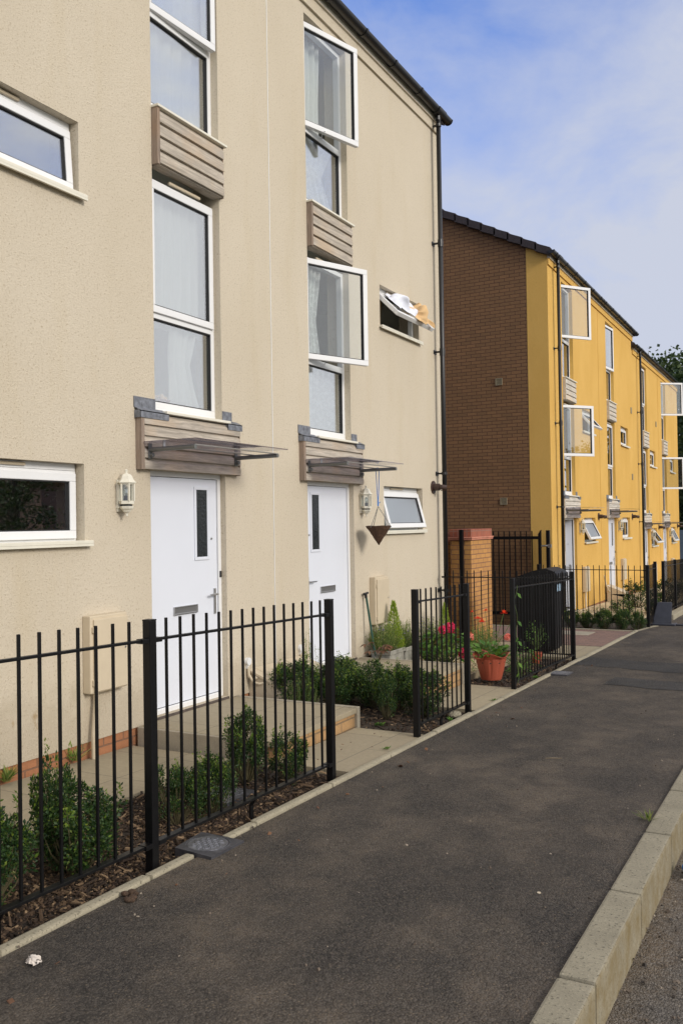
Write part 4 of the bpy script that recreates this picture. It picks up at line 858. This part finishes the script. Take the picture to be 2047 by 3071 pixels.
def purple(x,y,z):
    r=empty('purple_leaved_plant',(x,y,z),'low plant with drooping purple-brown leaves at the foot of the garden spade','plant'); rnd=random.Random(4); b=B(); b.raw=True; s=B()
    for k in range(13):
        a=rnd.uniform(0,6.28); L=rnd.uniform(.08,.2); p=Vector((x,y,z)); q=p+Vector((math.cos(a)*L,math.sin(a)*L,rnd.uniform(.12,.24))); s.tube([p,p.lerp(q,.5)+Vector((0,0,.04)),q],.003,4)
        for j in range(3): b.leaf(q,Vector((math.cos(a+j-1),math.sin(a+j-1),-.5)),Vector((0,0,1)),.09,.035,.3)
    s.done('stems',M['stem'],r); b.done('leaves',M['dry_leaf'],r)
purple(.30,9.62,.06)
# hydrangea
def broad_bush(name,label,x,y,z,H,Wd,n,L,heads,seed,cat='plant',mat='broad_leaf'):
    rnd=random.Random(seed); r=empty(name,(x,y,z),label,cat); lv=B(); lv.raw=True; st=B()
    for k in range(n):
        a=rnd.uniform(0,6.28); th=math.acos(1-rnd.random()*1.3); rr=rnd.uniform(.6,1); p=Vector((x+math.cos(a)*math.sin(th)*Wd/2*rr,y+math.sin(a)*math.sin(th)*Wd/2*rr,z+H*.4+math.cos(th)*H*.6*rr)); d=Vector((math.cos(a),math.sin(a),rnd.uniform(-.7,.2))); lv.leaf(p,d,Vector((rnd.gauss(0,.3),rnd.gauss(0,.3),1)),L*rnd.uniform(.6,1.2),L*.6*rnd.uniform(.8,1.1),.15)
        if k%6==0: st.tube([(x+rnd.uniform(-.03,.03),y+rnd.uniform(-.03,.03),z),p],[.005,.003],4,cap=False)
    st.done('stems',M['gstem'],r); lv.done('leaves',M[mat],r)
    for hx,hy,hz,hr,mt in heads:
        f=B(); f.raw=True
        for k in range(90):
            v=Vector((rnd.gauss(0,1),rnd.gauss(0,1),rnd.gauss(.2,.8))).normalized(); c=Vector((hx,hy,hz))+v*hr*rnd.uniform(.75,1)
            for q in range(3): 
                w_=Vector((rnd.gauss(0,1),rnd.gauss(0,1),rnd.gauss(0,1))); w_=(w_-v*w_.dot(v)).normalized(); f.leaf(c,w_+v*.3,v,hr*.38,hr*.34,.1)
        f.done('flower_head',M[mt],r)
    return r
broad_bush('hydrangea','leafy hydrangea with bright pink flower heads behind the short railing panel',.70,10.75,-.13,.50,.66,300,.10,[(.78,10.72,.36,.075,'pink'),(.70,10.66,.34,.055,'pink'),(1.02,10.8,.25,.05,'salmon'),(1.0,10.62,.06,.07,'pink')],5)
# orange pot
pot=empty('flower_pot',(1.54,10.07,gz(10.07)),'large fluted terracotta-coloured plastic pot with a broken rim, in the gap between railings','pot')
b=B(); n=40; prof=[(.118,0),(.122,.01),(.150,.12),(.176,.235),(.178,.25),(.184,.26),(.212,.292),(.216,.300)]; rings=[]
zb=gz(10.07)-.0
for i,(r0,z0) in enumerate(prof):
    rr=[]
    for k in range(n):
        t=k/n*6.283; fl=1-(.045 if (k%4<1 and 1<i<4) else 0); dz=0
        if i>=6: dz=.018*math.sin(t*3)+.010*math.sin(t*5+1); dz-= .045 if 3.9<t<4.6 else 0
        rr.append(b.bm.verts.new((1.54+r0*fl*math.cos(t),10.07+r0*fl*math.sin(t),zb+z0+dz)))
    rings.append(rr)
for i in range(len(rings)-1):
    for k in range(n): b.bm.faces.new((rings[i][k],rings[i][(k+1)%n],rings[i+1][(k+1)%n],rings[i+1][k]))
b.bm.faces.new(rings[0][::-1]); pb=b.done('pot_body',M['terracotta'],pot); md=pb.modifiers.new('s','SOLIDIFY'); md.thickness=.006
b=B(); b.tube([(1.54,10.07,zb+.2),(1.54,10.07,zb+.235)],.165,24); b.done('compost',M['soil'],pot)
def geranium(name,label,x,y,z,stems,n,L,W_,H,seed):
    rnd=random.Random(seed); r=empty(name,(x,y,z),label,'flower','red flowers by the broken pot'); lv=B(); lv.raw=True; st=B()
    for k in range(n):
        a=rnd.uniform(0,6.28); rr=W_*math.sqrt(rnd.random()); p=Vector((x+rr*math.cos(a),y+rr*math.sin(a),z+H*rnd.random())); lv.leaf(p,Vector((math.cos(a),math.sin(a),rnd.uniform(-.3,.8))),Vector((rnd.gauss(0,.4),rnd.gauss(0,.4),1)),L*rnd.uniform(.6,1.2),L*.6,.2)
    for (hx,hy,hz,mt,hr) in stems:
        b0=Vector((x+rnd.uniform(-.04,.04),y+rnd.uniform(-.04,.04),z)); h=Vector((hx,hy,hz)); st.tube([b0,b0.lerp(h,.5)+Vector((rnd.uniform(-.03,.03),0,0)),h],.0035,5)
        f=B(); f.raw=True
        for k in range(26):
            v=Vector((rnd.gauss(0,1),rnd.gauss(0,1),abs(rnd.gauss(0,.5)))).normalized(); f.leaf(h+v*hr*.25,v,Vector((0,0,1)),hr*.8,hr*.4,.1)
        f.done('flower_head',M[mt],r)
    st.done('stems',M['gstem'],r); lv.done('leaves',M['broad_leaf'],r)
geranium('gerbera','leafy gerbera with tall stems and two red flowers growing in the broken pot',1.54,10.07,zb+.23,[(1.50,10.02,.67,'red',.038),(1.72,10.02,.645,'red',.05),(1.80,10.08,.56,'salmon',.03)],90,.10,.17,.16,7)
geranium('geranium','dark shrubby plant with red flower heads left behind the broken pot',1.30,10.45,gz(10.4),[(1.27,10.4,.53,'red',.06),(1.32,10.4,.49,'red',.05),(1.16,10.5,.6,'red',.03)],300,.03,.20,.52,8)
broad_bush('garden_plant','dark leafy plant low behind the railings, right of the broken pot',1.62,11.0,-.16,.30,.5,150,.05,[(1.66,10.35,.33,.045,'salmon')],11)
broad_bush('garden_plant','round-leaved plant in a small red pot at the far end of the corner garden',1.60,11.75,-.0,.40,.30,150,.035,[],12)
b=B(); b.lathe([(.05,0),(.075,.12),(.082,.125),(.082,.145)],(1.60,11.75,gz(11.75)-.02),20); tag(b.done('small_pot',M['terracotta']),'small reddish pot behind the railings near the bin','pot')
broad_bush('garden_plant','low straggling plant between pot and railings',1.75,10.5,-.17,.20,.30,90,.045,[],13)
# weeds in front of the railings
def weed(label,x,y,n=14,H=.06,seed=0,mat='broad_leaf',L=.05,z=0):
    rnd=random.Random(seed); b=B(); b.raw=True
    for k in range(n):
        a=rnd.uniform(0,6.28); d=Vector((math.cos(a),math.sin(a),rnd.uniform(.4,2.2) if mat=='loose_leaf' else rnd.uniform(.1,.8))); b.leaf(Vector((x+rnd.uniform(-.02,.02),y+rnd.uniform(-.02,.02),gz(y)+z)),d,Vector((0,0,1)),L*rnd.uniform(.6,1.3),L*(.10 if mat=='loose_leaf' else .45),.2)
    return tag(b.done('weed',M[mat]),label,'weed','weeds growing by the pavement')
weed('tuft of grass growing at the joint of the road kerb',4.07,5.43,26,seed=1,mat='loose_leaf',L=.075)
weed('tiny weed growing in a joint of the near garden path',1.95,6.35,18,seed=2,L=.03)
weed('low leafy weed by the corner of the near doorstep',1.45,7.25,26,seed=3,L=.05,z=-.03)
weed('bright green weed at the edging under the far railings',1.99,10.35,34,seed=4,L=.045)
weed('pale weed on the edging left of the broken pot path',2.02,8.75,26,seed=5,L=.03)
weed('small weed on the edging just past the short railing panel',2.0,7.6,22,seed=6,L=.04)
weed('long grass growing at the wall foot under the left window',.04,4.30,50,seed=7,mat='loose_leaf',L=.13)
weed('grass tuft growing at the wall foot left of the beige conduit',.05,4.95,30,seed=8,mat='loose_leaf',L=.15)
weed('sprig of grass in the slab joint beside the near doorstep',.98,5.3,22,seed=9,mat='loose_leaf',L=.09)
# climbing tendril on the railing post
cl=empty('climbing_plant',(2.01,9.52,gz(9.5)),'thin climbing tendril with a few broad leaves on the railing post right of the pot','plant'); b=B(); pts=[]
for k in range(24): pts.append((2.012+.012*math.sin(k*.9),9.575+.02*math.sin(k*.6),gz(9.5)+.05+k*.047))
b.tube(pts,.0022,5); b.done('tendril',M['gstem'],cl); b=B(); b.raw=True
for k,(z_,s_) in enumerate(((.62,1),(.44,-1),(.40,1),(.16,1),(.05,-1),(.93,1))): b.leaf(Vector((2.02,9.585,z_)),Vector((.5*s_,.5,-.9)),Vector((1,-.6,.2)),.085,.04,.15)
b.done('leaves',M['broad_leaf'],cl)
# ================================================================= BIN
binm=plain('dull_black_bin_plastic',(.006,.006,.007),.55,spec=.3,noise=.2)
bn=empty('wheelie_bin',(1.3,12.95,gz(13)),'black wheelie bin with a domed lid behind the corner railings','bin')
zb=gz(13)-.01
b=B(); xa,xb=1.00,1.60; ya_,yb_=12.68,13.24
pts=[]
for z,ins in((.03,.06),(1.03,0)):
    pts.append([b.bm.verts.new((xa+ins,ya_+ins,zb+z)),b.bm.verts.new((xb-ins*.5,ya_+ins,zb+z)),b.bm.verts.new((xb-ins*.5,yb_-ins,zb+z)),b.bm.verts.new((xa+ins,yb_-ins,zb+z))])
for k in range(4): b.bm.faces.new((pts[0][k],pts[0][(k+1)%4],pts[1][(k+1)%4],pts[1][k]))
b.bm.faces.new(pts[0][::-1]); b.bm.faces.new(pts[1]); es=list(b.bm.edges); bmesh.ops.bevel(b.bm,geom=es,offset=.03,segments=3,affect='EDGES')
b.box(xa-.02,xb+.02,ya_-.02,yb_+.02,zb+1.00,zb+1.045,bevel=.01); b.box(xa+.05,xa+.10,ya_+.045,ya_+.08,zb+.1,zb+.9,bevel=.01); b.box(xb-.14,xb-.09,ya_+.03,ya_+.08,zb+.1,zb+.9,bevel=.01); b.done('bin_body',binm,bn)
b=B(); cs=[(xa-.04,zb+1.05),(xa-.05,zb+1.075),(xa+.12,zb+1.13),(xa+.30,zb+1.195),(xa+.42,zb+1.225),(xa+.5,zb+1.23),(xb,zb+1.195),(xb+.06,zb+1.14),(xb+.065,zb+1.09),(xb+.03,zb+1.05)]
a=[Vector((x,ya_-.03,z)) for x,z in cs]; b.poly(a,(0,yb_-ya_+.06,0)); es=[e for e in b.bm.edges]; bmesh.ops.bevel(b.bm,geom=es,offset=.008,segments=2,affect='EDGES'); b.done('bin_lid',binm,bn)
b=B(); b.tube([(xb+.04,ya_+.05,zb+1.11),(xb+.09,ya_+.07,zb+1.09),(xb+.09,yb_-.07,zb+1.09),(xb+.04,yb_-.05,zb+1.11)],.014,8); b.done('bin_handle',M['black'],bn)
b=B(); b.box(xb+.026,xb+.032,ya_+.08,yb_-.25,zb+.90,zb+1.0); b.done('bin_sticker',plain('pale_blue_sticker',(.35,.5,.72),.4,noise=.6,nscale=40),bn)
for yy in(ya_-.01,yb_-.05):
    b=B(); b.tube([(xa+.06,yy,zb+.10),(xa+.06,yy+.055,zb+.10)],.10,20); b.done('wheel',M['rubber'],bn)
# ================================================================= GROUND METER BOXES
def mbox(name,label,y0,y1,jy):
    r=empty(name,(0,y0,gz(y0)),label,'meter box','beige ground meter boxes at the wall foot'); zb=gz(y0)-.12
    b=B(); prof=[(.004,zb),(.44,zb),(.43,.02),(.25,.20),(.235,.205),(.004,.30)]
    b.poly([Vector((x,y0+.01,z)) for x,z in prof],(0,y1-y0-.02,0)); b.done('box_body',M['beige'],r)
    b=B(); pr=[(-.0+.004,.302),(.245,.212),(.27,.187),(.268,.172),(.245,.19),(.004,.282)]; b.poly([Vector((x,y0-.008,z)) for x,z in pr],(0,y1-y0+.016,0))
    b.poly([Vector((x,y0+.10,z+.004)) for x,z in pr],(0,.12,0)); b.done('box_lid',M['beige'],r)
    b=B(); jz=.385; b.tube([(.002,jy,jz),(.035,jy,jz)],.038,20); b.box(.0,.025,jy-.015,jy+.015,jz-.07,jz-.03); j=b.done('junction_box',M['upvc'],r)
    b=B(); b.tube([(.02,jy,jz-.05),(.03,jy-.005,jz-.13),(.07,jy+.01,jz-.2),(.13,y0-.01,jz-.215),(.17,y0+.02,jz-.205)],.014,8); b.tube([(.06,y0-.012,jz-.16),(.10,y0+.02,jz-.16)],.022,10); b.done('cable_conduit',M['beige'],r)
mbox('meter_box','beige ground meter box nearer the near door, with white junction disc',7.30,7.76,7.27)
mbox('meter_box','farther beige ground meter box beside the far white door, half behind shrubs',7.86,8.33,8.28)
r_=mbox
b=B(); b.box(.03,.50,23.7,24.2,gz(24)-.05,gz(24)+.22,bevel=.02); b.poly([Vector((.03,23.7,gz(24)+.215)),Vector((.5,23.7,gz(24)+.12)),Vector((.5,23.7,gz(24)+.24)),Vector((.03,23.7,gz(24)+.42))],(0,.5,0)); b.tube([(.01,23.55,.28),(.06,23.5,.05),(.1,23.6,-.12),(.1,23.72,-.14)],.018,8)
tag(b.done('meter_box',M['beige']),'beige ground meter box with looped conduit below the second yellow door','meter box','beige ground meter boxes at the wall foot')
# ================================================================= COVERS
def cover(label,pts,z,rnd_=True):
    r=empty('access_cover',(sum(p[0] for p in pts)/4,sum(p[1] for p in pts)/4,gz(pts[0][1])),label,'cover'); b=B(); b.poly([Vector((x,y,gz(y)+z-.05)) for x,y in pts],(0,0,.05)); b.done('cover_frame',M['iron'],r)
    cx=sum(p[0] for p in pts)/4; cy=sum(p[1] for p in pts)/4
    if rnd_:
        b=B(); b.tube([(cx,cy,gz(cy)+z-.01),(cx,cy,gz(cy)+z+.003)],.108,36)
        for i in range(-4,5):
            for j in range(-4,5):
                if i*i+j*j<17:
                    mt=Matrix.Translation((cx+i*.021,cy+j*.021,gz(cy)+z+.003))@Matrix.Rotation(R(45 if (i+j)%2 else -45),4,'Z'); b.box(-.009,.009,-.0035,.0035,0,.004,mat=mt)
        for k in range(40):
            t=k/40*6.283; t2=(k+1)/40*6.283; b.box(-.0085,.0085,-.0015,.0015,0,.002,mat=Matrix.Translation((cx+.119*math.cos(t),cy+.119*math.sin(t),gz(cy)+z-.0005))@Matrix.Rotation(t+1.57,4,'Z'))
        b.done('cover_lid',M['ironlid'],r)
    else:
        b=B(); 
        for i in range(-4,5):
            for j in range(-4,5): b.box(-.010,.010,-.003,.003,0,.003,mat=Matrix.Translation((cx+i*.026,cy+j*.026,gz(cy)+z))@Matrix.Rotation(R(45 if (i+j)%2 else -45),4,'Z'))
        b.done('cover_tread',M['ironlid'],r)
cover('square cast iron water cover with a round patterned lid set across the near edging',[(1.93,3.77),(2.19,3.74),(2.195,4.03),(1.90,4.04)],.014)
cover('flat square grey cover set in the pavement edge near the far railings',[(2.06,10.66),(2.28,10.66),(2.28,10.98),(2.06,10.98)],.012,False)
cover('black patterned plastic cover lying on the bark among the near shrubs',[(1.36,4.62),(1.66,4.62),(1.66,4.95),(1.36,4.95)],-.012,False)
# ================================================================= SMALL THINGS
sp=empty('garden_spade',(.2,9.7,gz(9.7)),'dark green handled garden spade leaning on the cream wall by the far door','spade')
b=B(); b.tube([(.045,9.80,.84),(.16,9.80,.10)],.014,8); b.done('shaft',M['green_handle'],sp)
b=B(); b.tube([(.04,9.75,.855),(.042,9.86,.862)],.014,8); b.tube([(.042,9.80,.865),(.046,9.80,.80)],.018,8); b.done('handle',M['black'],sp)
b=B(); b.poly([Vector((.15,9.71,.12)),Vector((.15,9.89,.12)),Vector((.185,9.88,-.06)),Vector((.19,9.80,-.10)),Vector((.185,9.72,-.06))],(.008,0,.002)); b.done('blade',M['greysteel'],sp)
# hanging basket
hb=empty('hanging_basket',(.27,9.73,1.46),'empty brown coir cone basket hung on blue cord from the far canopy arm','basket')
cx,cy=.265,9.73
b=B(); n=28; m=12; rr=[]
rnd=random.Random(2)
for j in range(m+1):
    t=j/m; r0=.150*t+.004; rr.append([b.bm.verts.new((cx+(r0+rnd.uniform(-.006,.006))*math.cos(k/n*6.283),cy+(r0+rnd.uniform(-.006,.006))*math.sin(k/n*6.283),1.46+.225*t+rnd.uniform(-.004,.004))) for k in range(n)])
for j in range(m):
    for k in range(n): b.bm.faces.new((rr[j][k],rr[j][(k+1)%n],rr[j+1][(k+1)%n],rr[j+1][k]))
b.bm.faces.new(rr[0]); o=b.done('coir_cone',M['coir'],hb); md=o.modifiers.new('s','SOLIDIFY'); md.thickness=.012
b=B()
for k in range(3):
    t=R(20+120*k); b.tube([(cx+.155*math.cos(t),cy+.155*math.sin(t),1.675),(cx,cy,1.925)],.0028,5)
    for q in range(14): 
        s=q/14; p=Vector((cx+.155*math.cos(t),cy+.155*math.sin(t),1.675)).lerp(Vector((cx,cy,1.925)),s); b.box(-.004,.004,-.004,.004,-.004,.004,mat=Matrix.Translation(p)@Matrix.Rotation(q*.8,4,'Z'))
b.tube([(cx,cy,1.92),(cx,cy,1.965)],.004,5); b.done('chain',M['greysteel'],hb)
b=B(); b.tube([(cx,cy,1.95),(cx-.01,cy-.004,2.15),(cx-.022,cy,2.36),(cx-.018,cy,2.392),(cx+.0,cy+.012,2.396),(cx+.02,cy,2.36),(cx+.012,cy+.004,2.15),(cx,cy,1.96)],.0045,6); b.tube([(cx,cy,1.93),(cx,cy,2.0)],.009,6); b.tube([(cx,cy,1.96),(cx+.03,cy+.01,1.98)],.004,5); b.done('cord',M['bluecord'],hb)
# laundry on the open top-hung sash (sash slopes 45 degrees outwards from z 4.755)
def cloth(name,label,y0,y1,s0,s1,mat,th,seed,amp):
    rnd=random.Random(seed); b=B(); n,m=44,22; vs=[]
    ph=[rnd.uniform(0,6) for _ in range(8)]
    for side in(0,1):
        g_=[]
        for i in range(n+1):
            row=[]
            for j in range(m+1):
                u=i/n; v=j/m; e=math.sin(math.pi*min(1,max(0,u)))**.4*math.sin(math.pi*v)**.5
                y=y0+(y1-y0)*u+.03*math.sin(v*7+ph[0])+.015*math.sin(v*19+ph[4]); s=s0+(s1-s0)*v+.035*math.sin(u*8+ph[1])+.02*math.sin(u*21+ph[5])
                h=.010+(e*th*(.55+.3*math.sin(u*9+v*5+ph[2])+.2*math.sin(v*9-u*6+ph[3])+.10*math.sin(u*18+v*11+ph[6])+.04*math.sin(u*31-v*21+ph[7])) if side else 0)
                h=max(.004+.004*side,h)
                c=math.cos(R(45)); row.append(b.bm.verts.new((-.050+s*c+h*c,y,4.768-s*c+h*c)))
            g_.append(row)
        vs.append(g_)
        for i in range(n):
            for j in range(m): b.bm.faces.new((g_[i][j],g_[i+1][j],g_[i+1][j+1],g_[i][j+1]))
    a,c=vs
    for i in range(n):
        b.bm.faces.new((a[i][0],a[i+1][0],c[i+1][0],c[i][0])); b.bm.faces.new((a[i][m],a[i+1][m],c[i+1][m],c[i][m]))
    for j in range(m): b.bm.faces.new((a[0][j],a[0][j+1],c[0][j+1],c[0][j])); b.bm.faces.new((a[n][j],a[n][j+1],c[n][j+1],c[n][j]))
    return tag(b.done(name,mat,smooth=True),label,'laundry','laundry on the open sash')
cloth('white_laundry','bundled white laundry lying on the steeply opened small upper window',10.60,11.25,.03,.34,M['white_cloth'],.16,3,.02)
cloth('tan_laundry','orange-tan cloth draped over the opened small upper window',11.0,11.50,.12,.47,M['tan_cloth'],.17,8,.02)
# fruit bowl on the window ledge
fb=empty('fruit_bowl',(-.22,6.25,2.82),'red fruit heap on the ledge behind the lower pane above the near door','fruit'); rnd=random.Random(3)
b=B(); b.lathe([(.03,0),(.05,.005),(.09,.03),(.10,.045)],(-.24,6.30,2.815),16); b.done('bowl',M['terracotta'],fb)
b=B()
for k in range(12): bmesh.ops.create_icosphere(b.bm,subdivisions=2,radius=.024,matrix=Matrix.Translation((-.24+rnd.uniform(-.05,.05),6.30+rnd.uniform(-.06,.06),2.865+rnd.uniform(0,.03))))
b.done('fruit',M['tan_cloth'],fb,smooth=True)
# litter
b=B(); rnd=random.Random(12); n=13; g_=[]
for i in range(n):
    row=[]
    for j in range(n):
        u,v=i/(n-1)-.5,j/(n-1)-.5; k=1-.5*abs(u*v)*4; row.append(b.bm.verts.new((2.26+u*.075*k+rnd.uniform(-.006,.006),2.50+v*.06*k+rnd.uniform(-.006,.006),gz(2.5)+.006+max(0,.022-.05*abs(u)-.03*abs(v))+rnd.uniform(0,.016)*(1-abs(u)-abs(v)+.3))))
    g_.append(row)
for i in range(n-1):
    for j in range(n-1):
        if rnd.random()>.10: b.bm.faces.new((g_[i][j],g_[i+1][j],g_[i+1][j+1],g_[i][j+1]))
o=b.done('crumpled_tissue',M['paper']); tag(o,'crumpled dirty white tissue on the pavement at the lower left','litter')
b=B(); 
for k in range(9): bmesh.ops.create_icosphere(b.bm,subdivisions=2,radius=rnd.uniform(.010,.020),matrix=Matrix.Translation((2.15+rnd.uniform(-.05,.035),3.17+rnd.uniform(-.04,.04),gz(3.17)+.010))@Matrix.Diagonal((1.3,1,.7,1)))
tag(b.done('earth_clod',M['turf_mat']),'dark brown crumbled clod on the pavement beside the near edging','clod')
b=B(); b.tube([(3.15,6.57,gz(6.57)+.012),(3.20,6.585,gz(6.58)+.016),(3.26,6.62,gz(6.6)+.012)],[.002,.003,.0015],5); tag(b.done('twig',M['timber_edge']),'thin pale twig lying on the middle of the pavement','twig')
b=B(); b.tube([(3.81,4.08,gz(4.08)+.002),(3.81,4.08,gz(4.08)+.008)],.009,14); tag(b.done('flattened_gum',M['beige']),'round pale spot of gum on the near pavement','gum')
b=B(); b.lathe([(.011,0),(.014,.004),(.013,.016),(.010,.020)],(2.20,2.36,gz(2.36)+.004),7); tag(b.done('pebble',M['stonechips']),'tan angular pebble left of the crumpled tissue','stone')
b=B(); bmesh.ops.create_icosphere(b.bm,subdivisions=3,radius=.055,matrix=Matrix.Translation((1.93,7.88,gz(7.9)-.0))@Matrix.Diagonal((1.0,1.5,.6,1))); 
for v in b.bm.verts: v.co+=Vector((rnd.uniform(-.005,.005),rnd.uniform(-.005,.005),rnd.uniform(-.005,.005)))
tag(b.done('rock',M['kerb']),'fist-sized tan rock under the short railing panel','rock')
bt=empty('plastic_bottle',(4.33,5.2,gz(5.2)-.19),'clear plastic bottle with a blue label lying in the gutter at the right edge','bottle')
T=Matrix.Translation((4.33,5.17,gz(5.2)-.160))@Matrix.Rotation(R(20),4,'Z')@Matrix.Rotation(R(90),4,'X')
b=B(); b.lathe([(.012,0),(.030,.008),(.033,.02),(.030,.07),(.033,.12),(.031,.15),(.012,.18),(.012,.20)],(0,0,-.1),16); b.bm.transform(T); b.done('bottle_body',M['clearglass'],bt,smooth=True)
b=B(); b.lathe([(.0335,.06),(.0335,.12)],(0,0,-.1),16); b.bm.transform(T); b.done('bottle_label',M['bluecord'],bt)
b=B(); b.lathe([(.014,.195),(.014,.212)],(0,0,-.1),12); b.bm.transform(T); b.done('bottle_cap',M['upvc'],bt)
# charcoal board by the far railing corner
bd=empty('leaning_board',(2.3,17.75,gz(17.8)),'charcoal plastic board tilted back on the pavement beside the far railing corner','board'); z0=gz(17.75)
b=B(); b.poly([Vector((2.13,17.62,z0+.02)),Vector((2.47,17.62,z0+.02)),Vector((2.47,17.80,z0+.42)),Vector((2.21,17.80,z0+.42))],(0,.07,0)); es=list(b.bm.edges); bmesh.ops.bevel(b.bm,geom=es,offset=.012,segments=2,affect='EDGES'); b.done('panel',M['board'],bd)
b=B(); b.box(2.1,2.55,17.56,17.86,z0-.0,z0+.035,bevel=.01); b.box(2.5,4.0,17.66,17.74,z0+.0,z0+.03,bevel=.01); b.done('foot_bar',M['board'],bd)
# ================================================================= TREES
def tree(label,x,y,H,Wd,n,seed,ls=.16,gap=.35,group='dark trees beyond the yellow houses'):
    rnd=random.Random(seed); z=gz(y); r=empty('broadleaf_tree',(x,y,z),label,'tree',group); b=B(); b.tube([(x,y,z),(x+.1,y,z+H*.3),(x,y+.1,z+H*.6),(x+.1,y,z+H*.85)],[.28,.22,.14,.04],9)
    cl=[]
    for k in range(46):
        a=rnd.uniform(0,6.28); t=rnd.random(); hh=z+H*(.22+.78*t); wd=Wd/2*math.sin(math.pi*min(1,.18+.80*t))**.7*rnd.uniform(.35,1); c=Vector((x+wd*math.cos(a),y+wd*math.sin(a),hh)); cl.append((c,rnd.uniform(.5,1.0)*Wd*.12))
        if k%3==0: b.tube([(x,y,z+H*(.15+.5*t)),c],[.06,.015],5,cap=False)
    b.done('trunk',M['bark'],r); lv=B(); lv.raw=True
    for k in range(n):
        c,rr=rnd.choice(cl); p=c+Vector((rnd.gauss(0,1),rnd.gauss(0,1),rnd.gauss(0,.75)))*rr*.95; d=Vector((rnd.gauss(0,1),rnd.gauss(0,1),rnd.gauss(0,.6))); lv.leaf(p,d,Vector((rnd.gauss(0,1),rnd.gauss(0,1),1)),ls*rnd.uniform(.6,1.3),ls*.7,.15)
    lv.done('crown',M['tree_leaf'],r)
tree('tall dark tree filling the right edge beyond the yellow terrace',-.2,54,11.0,8.5,15000,3,.30)
tree('dark tree whose top shows above the far yellow gutter',-4.0,62,12.9,8,17000,4,.30)
tree('shorter dark tree right of the yellow terrace, low at the edge',3.5,47,9.0,6.5,9000,5,.28)
b=B(); 
for k in range(12): b.box(-4+k*.9,-4+k*.9+.86,44,44.06,gz(44)-.2,gz(44)+2.0)
tag(b.done('panel_fence',M['bluefence']),'blue-grey panel fence behind the end of the yellow terrace','fence')
# across the street, seen only as dark shapes in the window glass
op=empty('opposite_house',(21,26,gz(26)),'dark brick house across the street, seen only as a reflection in the window glass','house')
b=B(); b.box(21,29,24.5,50,-1.2,3.6); b.done('wall',M['opp'],op)
b=B(); b.poly([Vector((20.6,24.2,3.55)),Vector((25,24.2,6.6)),Vector((29.4,24.2,3.55))],(0,26,0)); b.done('roof',M['roofside'],op)
tree('round tree across the street, seen only reflected in the low left window',18,20.5,4.9,3.6,5000,8,.14,group='trees across the street')
tree('second tree across the street, behind the viewer',17.5,3,5.4,4,4000,9,.13,group='trees across the street')
#====END
